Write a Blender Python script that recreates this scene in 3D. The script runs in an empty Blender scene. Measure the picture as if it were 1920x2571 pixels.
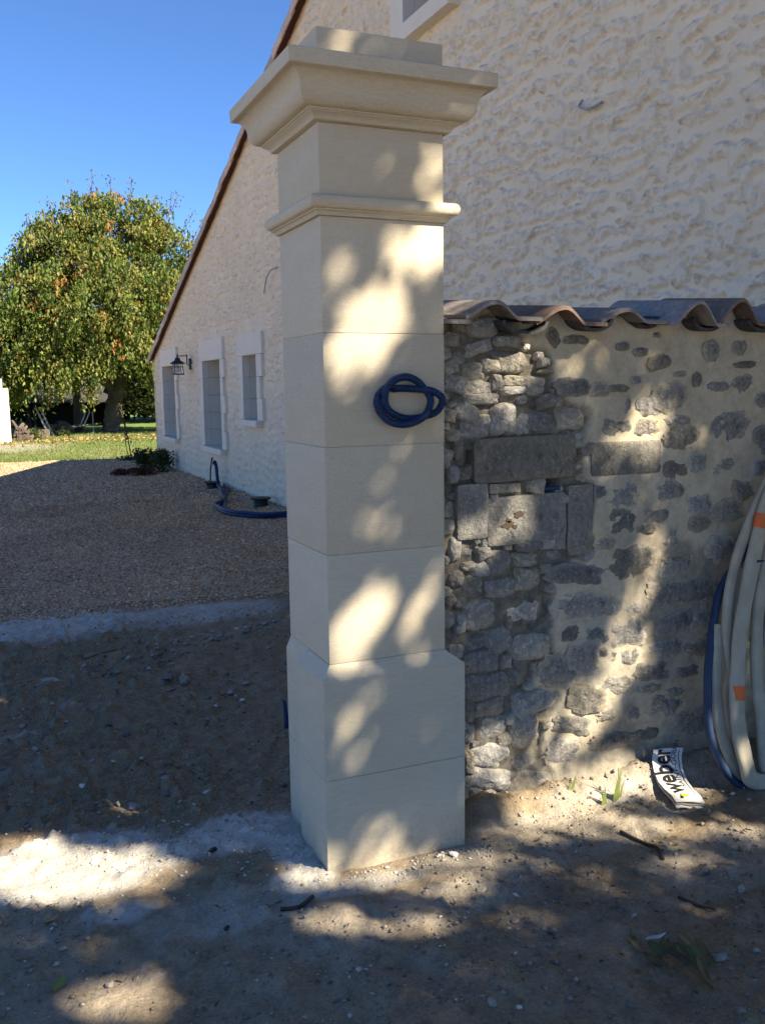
import bpy, bmesh, math, random
import numpy as np
from mathutils import Vector, Matrix, Euler

random.seed(11)
RNG = np.random.default_rng(11)
scene = bpy.context.scene
COL = scene.collection
R = math.radians

# ------------------------------------------------------------------ camera, sky, sun, exposure
cam_d = bpy.data.cameras.new('camera')
cam = bpy.data.objects.new('camera', cam_d)
COL.objects.link(cam)
YAW, PITCH, ROLL = -0.407462, -0.135706, -0.0131617
fwd = Vector((-math.sin(YAW) * math.cos(PITCH), math.cos(YAW) * math.cos(PITCH), math.sin(PITCH)))
rgt = Vector((math.cos(YAW), math.sin(YAW), 0))
upv = rgt.cross(fwd)
r2 = rgt * math.cos(ROLL) + upv * math.sin(ROLL)
u2 = upv * math.cos(ROLL) - rgt * math.sin(ROLL)
M = Matrix((r2, u2, -fwd)).transposed().to_4x4()
M.translation = (-0.93387, -2.59237, 1.52453)
cam.matrix_world = M
cam_d.sensor_fit = 'VERTICAL'
cam_d.sensor_height = 24.0
cam_d.lens = 24.0 * 2307.35 / 2571.0
cam_d.clip_start = 0.05
cam_d.clip_end = 3000
scene.camera = cam

SUN = Vector((0.75, -1.0, 1.0)).normalized()
sun_el = math.asin(SUN.z)
world = bpy.data.worlds.new('World')
scene.world = world
world.use_nodes = True
wn = world.node_tree
for n in list(wn.nodes):
    wn.nodes.remove(n)
wo = wn.nodes.new('ShaderNodeOutputWorld')
wb = wn.nodes.new('ShaderNodeBackground')
sky = wn.nodes.new('ShaderNodeTexSky')
sky.sky_type = 'NISHITA'
sky.sun_disc = False
sky.sun_elevation = sun_el
sky.sun_rotation = math.atan2(SUN.x, SUN.y)
sky.altitude = 400
sky.air_density = 0.75
sky.dust_density = 0.0
sky.ozone_density = 10.0
wb.inputs['Strength'].default_value = 0.078
wn.links.new(sky.outputs[0], wb.inputs['Color'])
wn.links.new(wb.outputs[0], wo.inputs['Surface'])

sun_d = bpy.data.lights.new('sun', 'SUN')
sun_d.energy = 5.0
sun_d.angle = R(0.6)
sun_d.color = (1.0, 0.885, 0.69)
sun = bpy.data.objects.new('sun', sun_d)
COL.objects.link(sun)
sun.rotation_euler = (-SUN).to_track_quat('-Z', 'Y').to_euler()
sun.location = SUN * 60

vs = scene.view_settings
vs.view_transform = 'Standard'
vs.look = 'None'
vs.gamma = 1.0
vs.exposure = 1.58
vs.use_curve_mapping = False
try:
    scene.cycles.max_bounces = 8
    scene.cycles.diffuse_bounces = 5
    scene.cycles.transmission_bounces = 6
    scene.cycles.transparent_max_bounces = 8
    scene.cycles.use_denoising = True
    scene.cycles.sample_clamp_indirect = 8.0
except Exception:
    pass

# ------------------------------------------------------------------ noise
def _hash(ix, iy, iz, seed):
    h = (ix.astype(np.int64) * 374761393 + iy.astype(np.int64) * 668265263 + iz.astype(np.int64) * 2147483647 + seed * 1274126177) & 0xFFFFFFFF
    h = ((h ^ (h >> 13)) * 1274126177) & 0xFFFFFFFF
    h = ((h ^ (h >> 16)) * 2246822519) & 0xFFFFFFFF
    h = h ^ (h >> 15)
    return (h & 0xFFFFFF) / float(0xFFFFFF)

def vnoise(x, y, z=None, seed=0):
    x = np.asarray(x, float); y = np.asarray(y, float)
    ix, iy = np.floor(x), np.floor(y)
    fx, fy = x - ix, y - iy
    fx = fx * fx * (3 - 2 * fx); fy = fy * fy * (3 - 2 * fy)
    if z is None:
        o = np.zeros_like(ix)
        a, b = _hash(ix, iy, o, seed), _hash(ix + 1, iy, o, seed)
        c, d = _hash(ix, iy + 1, o, seed), _hash(ix + 1, iy + 1, o, seed)
        return (a * (1 - fx) + b * fx) * (1 - fy) + (c * (1 - fx) + d * fx) * fy
    z = np.asarray(z, float); iz = np.floor(z); fz = z - iz; fz = fz * fz * (3 - 2 * fz)
    out = 0
    for dz, wz in ((0, 1 - fz), (1, fz)):
        a, b = _hash(ix, iy, iz + dz, seed), _hash(ix + 1, iy, iz + dz, seed)
        c, d = _hash(ix, iy + 1, iz + dz, seed), _hash(ix + 1, iy + 1, iz + dz, seed)
        out = out + wz * ((a * (1 - fx) + b * fx) * (1 - fy) + (c * (1 - fx) + d * fx) * fy)
    return out

def fbm(x, y, z=None, octv=4, seed=0, gain=0.5):
    s, a, f, t = 0, 1.0, 1.0, 0
    for o in range(octv):
        s = s + a * vnoise(np.asarray(x) * f + o * 17.3, np.asarray(y) * f - o * 9.1, None if z is None else np.asarray(z) * f + o * 5.7, seed + o)
        t += a; a *= gain; f *= 2.03
    return s / t

def sstep(a, b, x):
    t = np.clip((np.asarray(x, float) - a) / (b - a), 0, 1)
    return t * t * (3 - 2 * t)

# ------------------------------------------------------------------ object helpers
def tag(o, label=None, cat=None, group=None, kind=None):
    if label: o['label'] = label
    if cat: o['category'] = cat
    if group: o['group'] = group
    if kind: o['kind'] = kind
    return o

def empty(name, loc=(0, 0, 0), label=None, cat=None, group=None, parent=None):
    o = bpy.data.objects.new(name, None)
    o.empty_display_size = 0.1
    COL.objects.link(o)
    o.location = loc
    if parent is not None:
        put(o, parent)
    return tag(o, label, cat, group)

def put(o, parent):
    o.parent = parent
    p = parent
    off = Vector((0, 0, 0))
    while p is not None:
        off += p.location
        p = p.parent
    o.location = Vector(o.location) - off

def finish(me, name, mat, parent, smooth, loc=None):
    o = bpy.data.objects.new(name, me)
    COL.objects.link(o)
    if mat is not None:
        for m in (mat if isinstance(mat, (list, tuple)) else [mat]):
            me.materials.append(m)
    if smooth is not None and smooth is not False:
        me.polygons.foreach_set('use_smooth', np.ones(len(me.polygons), bool))
        if smooth is not True:
            me.set_sharp_from_angle(angle=R(smooth))
    if loc is not None:
        o.location = loc
    if parent is not None:
        put(o, parent)
    return o

def np_mesh(name, V, F, mat=None, parent=None, smooth=False, attrs=None, loc=None):
    """V (n,3); F (m,k) one array, or a list of arrays of different k."""
    Fs = F if isinstance(F, list) else [F]
    V = np.asarray(V, np.float32)
    me = bpy.data.meshes.new(name)
    me.vertices.add(len(V)); me.vertices.foreach_set('co', V.ravel())
    idx = np.concatenate([np.asarray(f, np.int32).ravel() for f in Fs])
    tot = np.concatenate([np.full(len(f), np.asarray(f).shape[1], np.int32) for f in Fs])
    st = np.concatenate([[0], np.cumsum(tot)[:-1]]).astype(np.int32)
    me.loops.add(len(idx)); me.loops.foreach_set('vertex_index', idx)
    me.polygons.add(len(tot)); me.polygons.foreach_set('loop_start', st)
    me.update(calc_edges=True)
    if attrs:
        for k, v in attrs.items():
            v = np.asarray(v, np.float32)
            if v.ndim == 1:
                a = me.attributes.new(k, 'FLOAT', 'POINT'); a.data.foreach_set('value', v)
            else:
                if v.shape[1] == 3: v = np.hstack([v, np.ones((len(v), 1), np.float32)])
                a = me.attributes.new(k, 'FLOAT_COLOR', 'POINT'); a.data.foreach_set('color', v.ravel())
    return finish(me, name, mat, parent, smooth, loc)

def grid_faces(nx, ny):
    i = np.arange(nx - 1)[:, None] * ny + np.arange(ny - 1)[None, :]
    i = i.ravel()
    return np.stack([i, i + ny, i + ny + 1, i + 1], 1)

class MB:
    """collects shapes into one mesh"""
    def __init__(s): s.V = []; s.F = []
    def add(s, V, F):
        n = len(s.V); s.V += [tuple(v) for v in V]; s.F += [tuple(i + n for i in f) for f in F]; return s
    def box(s, x0, x1, y0, y1, z0, z1, bev=0.0, mat=None):
        bm = bmesh.new()
        bmesh.ops.create_cube(bm, size=1)
        for v in bm.verts:
            v.co = Vector(((x0 + x1) / 2 + v.co.x * (x1 - x0), (y0 + y1) / 2 + v.co.y * (y1 - y0), (z0 + z1) / 2 + v.co.z * (z1 - z0)))
        if bev > 0:
            bmesh.ops.bevel(bm, geom=bm.edges[:], offset=bev, segments=2, profile=0.6, affect='EDGES')
        bm.verts.ensure_lookup_table(); bm.verts.index_update()
        V = [v.co.copy() for v in bm.verts]
        if mat is not None: V = [mat @ v for v in V]
        s.add(V, [[v.index for v in f.verts] for f in bm.faces]); bm.free(); return s
    def tube(s, pts, rad, seg=8, caps=True, flat=1.0, closed=False):
        pts = [Vector(p) for p in pts]; n = len(pts)
        rads = rad if isinstance(rad, (list, tuple, np.ndarray)) else [rad] * n
        V = []; up = Vector((0.13, 0.21, 1)).normalized(); prev = None
        for i, p in enumerate(pts):
            if closed: d = pts[(i + 1) % n] - pts[i - 1]
            else: d = pts[min(i + 1, n - 1)] - pts[max(i - 1, 0)]
            if d.length < 1e-9: d = Vector((0, 0, 1))
            d.normalize()
            if prev is None:
                a = d.cross(up)
                if a.length < 0.05: a = d.cross(Vector((1, 0, 0)))
            else:
                a = prev - d * prev.dot(d)
            a.normalize(); prev = a; b = d.cross(a)
            for k in range(seg):
                t = 2 * math.pi * k / seg
                V.append(p + a * math.cos(t) * rads[i] + b * math.sin(t) * rads[i] * flat)
        F = []
        for i in range(n if closed else n - 1):
            j = (i + 1) % n
            for k in range(seg):
                l = (k + 1) % seg
                F.append((i * seg + k, i * seg + l, j * seg + l, j * seg + k))
        if caps and not closed:
            F.append(tuple(range(seg))[::-1]); F.append(tuple((n - 1) * seg + k for k in range(seg)))
        return s.add(V, F)
    def lathe(s, prof, cx, cy, seg=20):
        V = []
        for r, z in prof:
            for k in range(seg):
                t = 2 * math.pi * k / seg; V.append((cx + r * math.cos(t), cy + r * math.sin(t), z))
        F = []
        for i in range(len(prof) - 1):
            for k in range(seg):
                l = (k + 1) % seg; F.append((i * seg + k, i * seg + l, (i + 1) * seg + l, (i + 1) * seg + k))
        F.append(tuple(range(seg))[::-1]); F.append(tuple((len(prof) - 1) * seg + k for k in range(seg)))
        return s.add(V, F)
    def build(s, name, mat, parent=None, smooth=False, recentre=False):
        me = bpy.data.meshes.new(name)
        V = s.V; loc = None
        if recentre:
            A = np.array(V); c = A.mean(0); c[2] = A[:, 2].min(); V = (A - c).tolist(); loc = Vector(c.tolist())
        me.from_pydata(V, [], s.F); me.update()
        return finish(me, name, mat, parent, smooth, loc)

def catmull(P, n=8, closed=False):
    P = [Vector(p) for p in P]; out = []; m = len(P)
    rng = range(m) if closed else range(m - 1)
    for i in rng:
        p0 = P[(i - 1) % m] if (closed or i > 0) else P[0]
        p1 = P[i]; p2 = P[(i + 1) % m]
        p3 = P[(i + 2) % m] if (closed or i + 2 < m) else P[-1]
        for k in range(n):
            t = k / n
            out.append(0.5 * ((2 * p1) + (p2 - p0) * t + (2 * p0 - 5 * p1 + 4 * p2 - p3) * t * t + (3 * p1 - p0 - 3 * p2 + p3) * t ** 3))
    if not closed: out.append(P[-1])
    return out

# ------------------------------------------------------------------ materials
class Mat:
    def __init__(s, name):
        s.m = bpy.data.materials.new(name); s.m.use_nodes = True
        s.t = s.m.node_tree; s.N = s.t.nodes; s.L = s.t.links
        s.b = s.N['Principled BSDF']; s.out = s.N['Material Output']
        s.b.inputs['Specular IOR Level'].default_value = 0.25
    def n(s, typ, **kw):
        x = s.N.new(typ)
        for k, v in kw.items(): setattr(x, k, v)
        return x
    def co(s, world=False):
        if not hasattr(s, '_co'):
            if world: s._co = s.n('ShaderNodeNewGeometry').outputs['Position']
            else: s._co = s.n('ShaderNodeTexCoord').outputs['Object']
        return s._co
    def noise(s, scale, detail=5, rough=0.55, vec=None, stretch=None, dist=0.0):
        x = s.n('ShaderNodeTexNoise'); x.inputs['Scale'].default_value = scale; x.inputs['Detail'].default_value = detail
        x.inputs['Roughness'].default_value = rough; x.inputs['Distortion'].default_value = dist
        v = vec or s.co()
        if stretch:
            mp = s.n('ShaderNodeMapping'); mp.inputs['Scale'].default_value = stretch; s.L.new(v, mp.inputs['Vector']); v = mp.outputs[0]
        s.L.new(v, x.inputs['Vector']); return x.outputs['Fac']
    def voro(s, scale, feature='F1', out='Distance'):
        x = s.n('ShaderNodeTexVoronoi'); x.feature = feature; x.inputs['Scale'].default_value = scale
        s.L.new(s.co(), x.inputs['Vector']); return x.outputs[out]
    def ramp(s, fac, stops):
        x = s.n('ShaderNodeValToRGB'); e = x.color_ramp.elements
        while len(e) < len(stops): e.new(0.5)
        for el, (p, c) in zip(e, stops):
            el.position = p; el.color = (*c, 1) if len(c) == 3 else c
        s.L.new(fac, x.inputs[0]); return x.outputs[0]
    def mix(s, fac, a, b, mode='MIX'):
        x = s.n('ShaderNodeMix'); x.data_type = 'RGBA'; x.blend_type = mode
        if isinstance(fac, (int, float)): x.inputs[0].default_value = fac
        else: s.L.new(fac, x.inputs[0])
        for sock, v in ((x.inputs[6], a), (x.inputs[7], b)):
            if isinstance(v, (tuple, list)): sock.default_value = (*v[:3], 1)
            else: s.L.new(v, sock)
        return x.outputs[2]
    def math(s, op, a, b=0.0, clamp=False):
        x = s.n('ShaderNodeMath'); x.operation = op; x.use_clamp = clamp
        for sock, v in ((x.inputs[0], a), (x.inputs[1], b)):
            if isinstance(v, (int, float)): sock.default_value = v
            else: s.L.new(v, sock)
        return x.outputs[0]
    def attr(s, name, out='Fac'):
        x = s.n('ShaderNodeAttribute'); x.attribute_name = name; return x.outputs[out]
    def rand(s): return s.n('ShaderNodeObjectInfo').outputs['Random']
    def hsv(s, col, h=None, sat=None, val=None):
        x = s.n('ShaderNodeHueSaturation'); s.L.new(col, x.inputs['Color'])
        for k, v in (('Hue', h), ('Saturation', sat), ('Value', val)):
            if v is None: continue
            if isinstance(v, (int, float)): x.inputs[k].default_value = v
            else: s.L.new(v, x.inputs[k])
        return x.outputs[0]
    def mapr(s, v, a, b, c, d):
        x = s.n('ShaderNodeMapRange'); s.L.new(v, x.inputs[0])
        for i, q in zip((1, 2, 3, 4), (a, b, c, d)): x.inputs[i].default_value = q
        return x.outputs[0]
    def color(s, c):
        if isinstance(c, (tuple, list)): s.b.inputs['Base Color'].default_value = (*c[:3], 1)
        else: s.L.new(c, s.b.inputs['Base Color'])
        return s
    def rough(s, r):
        if isinstance(r, (int, float)): s.b.inputs['Roughness'].default_value = r
        else: s.L.new(r, s.b.inputs['Roughness'])
        return s
    def bump(s, h, dist=0.01, strength=1.0):
        x = s.n('ShaderNodeBump'); x.invert = dist < 0; x.inputs["Distance"].default_value = abs(dist); x.inputs["Strength"].default_value = strength
        s.L.new(h, x.inputs['Height'])
        if s.b.inputs['Normal'].is_linked:
            s.L.new(s.b.inputs['Normal'].links[0].from_socket, x.inputs['Normal'])
        s.L.new(x.outputs[0], s.b.inputs['Normal']); return s

def plain(name, c, r=0.6, spec=0.3, metal=0.0, var=0.12, scale=20):
    m = Mat(name); f = m.noise(scale, 4)
    lo = tuple(x * (1 - var) for x in c); hi = tuple(min(1, x * (1 + var)) for x in c)
    m.color(m.ramp(f, [(0.3, lo), (0.7, hi)])).rough(r); m.b.inputs['Specular IOR Level'].default_value = spec; m.b.inputs['Metallic'].default_value = metal
    return m.m

# new dressed limestone of the gate pillar
m = Mat('pillar_limestone')
f1 = m.noise(3.0, 6, 0.6, stretch=(1, 1, 5)); f2 = m.noise(260, 2, 0.5); f3 = m.noise(40, 4, 0.6, stretch=(0.6, 0.6, 4)); f4 = m.noise(90, 3)
c = m.ramp(f1, [(0.25, (0.49, 0.425, 0.315)), (0.5, (0.55, 0.485, 0.37)), (0.75, (0.60, 0.54, 0.43))])
c = m.mix(0.35, c, m.ramp(f3, [(0.35, (0.46, 0.395, 0.285)), (0.65, (0.62, 0.56, 0.45))]))
c = m.mix(0.25, c, m.ramp(f2, [(0.35, (0.36, 0.29, 0.19)), (0.6, (0.63, 0.565, 0.44))]))
pits = m.ramp(m.voro(34), [(0.0, (1, 1, 1)), (0.07, (0, 0, 0))])
pm = m.math('MULTIPLY', pits, m.ramp(m.noise(7, 3), [(0.55, (0, 0, 0)), (0.7, (1, 1, 1))]))
c = m.mix(pm, c, (0.22, 0.17, 0.11))
v = m.mapr(m.rand(), 0, 1, 0.87, 1.06)
c = m.hsv(c, val=v)
bl = m.noise(1.7, 4, 0.6)
c = m.mix(m.mapr(bl, 0.4, 0.75, 0, 0.4), c, (0.50, 0.40, 0.27))
sx = m.n('ShaderNodeSeparateXYZ'); m.L.new(m.co(), sx.inputs[0])
spl = m.math('MULTIPLY', m.mapr(m.math('ADD', sx.outputs[2], m.math('MULTIPLY', m.noise(16, 5, 0.65), -0.22)), -0.10, 0.02, 0.75, 0.0), m.ramp(m.noise(70, 4, 0.7), [(0.35, (0.3, 0.3, 0.3)), (0.6, (1, 1, 1))]))
c = m.mix(spl, c, (0.34, 0.28, 0.20))
m.color(c).rough(0.85).bump(f2, 0.0012, 0.6).bump(f4, 0.002, 0.5).bump(pm, -0.003, 0.8)
M_PILLAR = m.m
M_JOINT = plain('lime_joint', (0.62, 0.55, 0.43), 0.95, 0.1)

m = Mat('gable_render')
lump = m.attr('lump'); n1 = m.noise(2.2, 5); n2 = m.noise(38, 5, 0.65); n3 = m.noise(160, 3)
base = m.ramp(n1, [(0.3, (0.68, 0.57, 0.42)), (0.7, (0.74, 0.635, 0.48))])
st = m.ramp(n2, [(0.3, (0.60, 0.505, 0.385)), (0.6, (0.73, 0.63, 0.50))])
c = m.mix(m.math('MULTIPLY', lump, 0.75), base, st)
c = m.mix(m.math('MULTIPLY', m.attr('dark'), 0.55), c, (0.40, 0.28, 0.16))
m.color(c).rough(0.92).bump(n2, 0.006, 0.7).bump(n3, 0.002, 0.6)
M_RENDER = m.m

m = Mat('window_stone')
f1 = m.noise(5, 5); f2 = m.noise(120, 3)
m.color(m.mix(0.3, m.ramp(f1, [(0.3, (0.70, 0.62, 0.50)), (0.7, (0.76, 0.69, 0.58))]), m.ramp(f2, [(0.3, (0.5, 0.44, 0.36)), (0.7, (0.7, 0.65, 0.56))]))).rough(0.85).bump(f2, 0.002, 0.5)
M_WSTONE = m.m

# lime mortar of the garden wall
m = Mat('wall_mortar')
co = m.co(); n1 = m.noise(4, 5); n2 = m.noise(30, 6, 0.65); n3 = m.noise(220, 3)
c = m.ramp(n1, [(0.25, (0.42, 0.35, 0.235)), (0.5, (0.52, 0.445, 0.32)), (0.8, (0.60, 0.54, 0.42))])
c = m.mix(0.45, c, m.ramp(n2, [(0.3, (0.27, 0.22, 0.15)), (0.65, (0.56, 0.50, 0.38))]))
c = m.mix(m.attr('raw'), c, m.ramp(n2, [(0.3, (0.08, 0.07, 0.055)), (0.6, (0.19, 0.17, 0.135)), (0.8, (0.32, 0.295, 0.245))]))
c = m.mix(m.attr('grime'), c, m.ramp(n2, [(0.3, (0.05, 0.048, 0.045)), (0.7, (0.19, 0.18, 0.16))]))
c = m.mix(m.attr('rust'), c, m.ramp(n2, [(0.3, (0.10, 0.055, 0.025)), (0.7, (0.26, 0.15, 0.07))]))
m.color(c).rough(0.95).bump(n2, 0.008, 0.8).bump(n3, 0.002, 0.7)
M_MORTAR = m.m

def stone_mat(name, stops, pale, dark_amt):
    m = Mat(name)
    n1 = m.noise(13, 6, 0.68, dist=0.4); n2 = m.noise(60, 5, 0.7); n3 = m.noise(5, 4); n4 = m.noise(190, 3)
    c = m.ramp(n1, stops)
    c = m.mix(0.4, c, m.ramp(n2, [(0.32, stops[0][1]), (0.68, stops[-1][1])]))
    lich = m.ramp(n2, [(0.53, (0, 0, 0)), (0.62, (1, 1, 1))])
    c = m.mix(m.math('MULTIPLY', lich, 0.6), c, pale)
    spots = m.ramp(m.noise(28, 4, 0.6), [(0.56, (0, 0, 0)), (0.66, (1, 1, 1))])
    c = m.mix(m.math('MULTIPLY', spots, dark_amt), c, (0.045, 0.045, 0.045))
    c = m.mix(m.math('MULTIPLY', m.attr('edge'), 0.95), c, (0.48, 0.41, 0.295))
    c = m.hsv(c, val=m.mapr(m.rand(), 0, 1, 0.66, 1.3), sat=m.mapr(m.math('FRACT', m.math('MULTIPLY', m.rand(), 7.3)), 0, 1, 0.6, 1.35))
    m.color(c).rough(0.93).bump(n1, 0.016, 0.9).bump(n2, 0.010, 1.0).bump(n4, 0.003, 0.9)
    return m.m
M_RUBBLE = stone_mat('rubble_stone', [(0.28, (0.15, 0.138, 0.118)), (0.5, (0.31, 0.285, 0.24)), (0.72, (0.50, 0.46, 0.39))], (0.58, 0.545, 0.48), 0.3)
M_FLUSH = stone_mat('flush_stone', [(0.28, (0.10, 0.097, 0.09)), (0.5, (0.24, 0.225, 0.20)), (0.75, (0.44, 0.40, 0.335))], (0.50, 0.465, 0.40), 0.65)
M_BLOCK = stone_mat('dressed_old_stone', [(0.28, (0.14, 0.13, 0.115)), (0.5, (0.26, 0.245, 0.21)), (0.75, (0.40, 0.375, 0.32))], (0.46, 0.43, 0.37), 0.6)

m = Mat('clay_tile')
n1 = m.noise(9, 5, 0.6, stretch=(1, 0.4, 1)); n2 = m.noise(55, 5, 0.65)
c = m.ramp(n1, [(0.3, (0.16, 0.15, 0.15)), (0.55, (0.25, 0.232, 0.225)), (0.75, (0.36, 0.315, 0.285))])
c = m.mix(0.35, c, m.ramp(n2, [(0.35, (0.10, 0.095, 0.095)), (0.7, (0.42, 0.38, 0.34))]))
c = m.mix(m.ramp(m.rand(), [(0.6, (0, 0, 0)), (1.0, (0.6, 0.6, 0.6))]), c, (0.27, 0.18, 0.13))
lk = m.ramp(m.noise(23, 5, 0.65), [(0.58, (0, 0, 0)), (0.66, (1, 1, 1))])
c = m.mix(m.math('MULTIPLY', lk, 0.6), c, (0.42, 0.41, 0.36))
c = m.hsv(c, val=m.mapr(m.rand(), 0, 1, 1.45, 0.6), sat=m.mapr(m.math('FRACT', m.math('MULTIPLY', m.rand(), 5.7)), 0, 1, 0.6, 1.8))
m.color(c).rough(0.85).bump(n2, 0.003, 0.7)
M_TILE = m.m
m = Mat('verge_clay')
n1 = m.noise(5, 5); n2 = m.noise(40, 4)
c = m.mix(0.4, m.ramp(n1, [(0.35, (0.50, 0.36, 0.29)), (0.65, (0.60, 0.47, 0.39))]), m.ramp(n2, [(0.35, (0.42, 0.30, 0.24)), (0.65, (0.64, 0.53, 0.45))]))
c = m.hsv(c, val=m.mapr(m.rand(), 0, 1, 0.7, 1.15))
m.color(c).rough(0.85).bump(n2, 0.004, 0.5)
M_VERGE = m.m
M_OLDCHAN = plain('old_channel_clay', (0.06, 0.06, 0.062), 0.8, 0.25, var=0.5, scale=60)
M_WOOD_DK = plain('stained_board', (0.11, 0.045, 0.03), 0.7)

# ground
m = Mat('dirt_ground')
pos = m.co(True)
n1 = m.noise(1.6, 6, 0.6); n2 = m.noise(14, 7, 0.68); n3 = m.noise(90, 5, 0.7); n4 = m.noise(330, 3)
dirt = m.ramp(n2, [(0.28, (0.145, 0.10, 0.058)), (0.5, (0.25, 0.183, 0.108)), (0.72, (0.375, 0.285, 0.18))])
dirt = m.mix(0.45, dirt, m.ramp(n3, [(0.33, (0.103, 0.071, 0.041)), (0.66, (0.425, 0.33, 0.21))]))
dust = m.mix(0.35, m.ramp(n2, [(0.3, (0.36, 0.325, 0.265)), (0.6, (0.60, 0.565, 0.50))]), m.ramp(n3, [(0.35, (0.2, 0.175, 0.14)), (0.6, (0.62, 0.58, 0.51))]))
sand = m.mix(0.5, m.ramp(n2, [(0.3, (0.25, 0.20, 0.145)), (0.7, (0.50, 0.43, 0.33))]), m.ramp(n3, [(0.3, (0.14, 0.115, 0.085)), (0.65, (0.48, 0.43, 0.35))]))
da = m.attr('dust'); sa = m.attr('sand')
brk = m.math('ADD', m.math('MULTIPLY', m.noise(4.5, 7, 0.72), 1.3), m.math('MULTIPLY', n3, 0.5))
def edge(a, k): return m.mapr(m.math('SUBTRACT', m.math('MULTIPLY', a, 2.0), brk), -0.30, 0.42, 0, 1)
c = m.mix(edge(sa, 1), dirt, sand)
c = m.mix(edge(da, 1), c, dust)
gr = m.attr('lawn')
grass = m.ramp(n1, [(0.3, (0.10, 0.165, 0.035)), (0.55, (0.14, 0.21, 0.05)), (0.75, (0.23, 0.215, 0.085))])
c = m.mix(gr, c, grass)
m.color(c).rough(0.96).bump(n2, 0.02, 0.6).bump(n3, 0.008, 0.8).bump(n4, 0.002, 0.8)
M_GROUND = m.m
m = Mat('gravel_bed')
m.co(True)
vc = m.n('ShaderNodeTexVoronoi'); vc.inputs['Scale'].default_value = 48; m.L.new(m.co(), vc.inputs['Vector'])
c = m.ramp(vc.outputs['Color'], [(0.0, (0.30, 0.19, 0.11)), (0.45, (0.54, 0.375, 0.235)), (0.8, (0.68, 0.53, 0.37)), (1.0, (0.75, 0.63, 0.48))])
c = m.mix(0.35, c, m.ramp(m.noise(2.5, 5), [(0.3, (0.43, 0.28, 0.17)), (0.7, (0.62, 0.46, 0.31))]))
c = m.hsv(c, val=m.mapr(m.noise(0.55, 5, 0.6), 0.3, 0.7, 0.72, 1.2))
m.color(c).rough(0.9).bump(vc.outputs['Distance'], -0.02, 1.0)
M_GRAVEL = m.m
m = Mat('pebble')
c = m.attr('tint', 'Color')
m.color(c).rough(0.85)
M_PEBBLE = m.m
m = Mat('loose_stone')
n1 = m.noise(30, 5, 0.65); n2 = m.noise(160, 4)
c = m.ramp(n1, [(0.3, (0.17, 0.145, 0.11)), (0.7, (0.44, 0.385, 0.31))])
c = m.hsv(c, val=m.mapr(m.rand(), 0, 1, 0.55, 1.35))
m.color(c).rough(0.93).bump(n1, 0.006, 0.8).bump(n2, 0.002, 0.6)
M_STONE = m.m
M_PLASTER = plain('plaster_lump', (0.62, 0.60, 0.55), 0.95, 0.1, var=0.15, scale=60)

def leaf_mat(name, trans=0.35, r=0.55):
    m = Mat(name)
    c = m.attr('tint', 'Color')
    c = m.mix(0.25, c, m.ramp(m.noise(30, 3), [(0.3, (0.03, 0.04, 0.01)), (0.7, (0.16, 0.17, 0.05))]))
    m.color(c).rough(r); m.b.inputs['Specular IOR Level'].default_value = 0.35
    tr = m.n('ShaderNodeBsdfTranslucent'); m.L.new(m.hsv(c, sat=1.15, val=1.3), tr.inputs['Color'])
    mx = m.n('ShaderNodeMixShader'); mx.inputs[0].default_value = trans
    m.L.new(m.b.outputs[0], mx.inputs[1]); m.L.new(tr.outputs[0], mx.inputs[2]); m.L.new(mx.outputs[0], m.out.inputs['Surface'])
    return m.m
M_LEAF = leaf_mat('foliage')
M_SHADELEAF = leaf_mat('warm_fill_foliage', 0.5)  # translucency raised so the unseen shade tree leaves add warm fill light
M_DEADLEAF = leaf_mat('dead_leaf', 0.08, 0.7)
m = Mat('bark')
n1 = m.noise(7, 6, 0.65, stretch=(1, 1, 0.35)); n2 = m.noise(40, 5, 0.65)
c = m.mix(0.4, m.ramp(n1, [(0.35, (0.03, 0.026, 0.022)), (0.6, (0.085, 0.075, 0.065)), (0.75, (0.17, 0.16, 0.145))]), m.ramp(n2, [(0.35, (0.025, 0.022, 0.018)), (0.65, (0.14, 0.125, 0.11))]))
m.color(c).rough(0.95).bump(n1, 0.04, 0.8).bump(n2, 0.01, 0.8)
M_BARK = m.m

M_BLUE = plain('blue_conduit', (0.007, 0.026, 0.08), 0.5, 0.25, var=0.3, scale=40)
M_BLUE2 = plain('blue_hose_plastic', (0.02, 0.042, 0.095), 0.5, 0.35, var=0.2)
M_BLACK = plain('black_plastic', (0.012, 0.012, 0.013), 0.5, 0.4)
M_IRON = plain('black_iron', (0.01, 0.01, 0.011), 0.5, 0.4)
M_GREYM = plain('galvanised', (0.32, 0.33, 0.34), 0.45, 0.5, 0.6)
M_GREYP = plain('grey_plastic', (0.30, 0.31, 0.32), 0.5)
m = Mat('canvas_hose')
wv = m.n('ShaderNodeTexWave'); wv.inputs['Scale'].default_value = 160; wv.bands_direction = 'Z'; m.L.new(m.co(), wv.inputs['Vector'])
n1 = m.noise(14, 5)
c = m.ramp(n1, [(0.3, (0.42, 0.37, 0.27)), (0.7, (0.56, 0.51, 0.39))])
m.color(c).rough(0.9).bump(wv.outputs['Fac'], 0.0012, 0.6)
M_HOSE = m.m
M_ORANGE = plain('orange_band', (0.72, 0.15, 0.04), 0.6)
M_WHITEPVC = plain('grey_cable', (0.32, 0.31, 0.30), 0.6)
M_PAPER = plain('bag_paper', (0.72, 0.70, 0.66), 0.7, 0.2, var=0.06, scale=50)
M_KRAFT = plain('kraft_paper', (0.42, 0.32, 0.21), 0.8, 0.1)
M_INK = plain('black_ink', (0.02, 0.02, 0.022), 0.6)
M_YELLOW = plain('yellow_ink', (0.75, 0.55, 0.06), 0.6)
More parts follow.
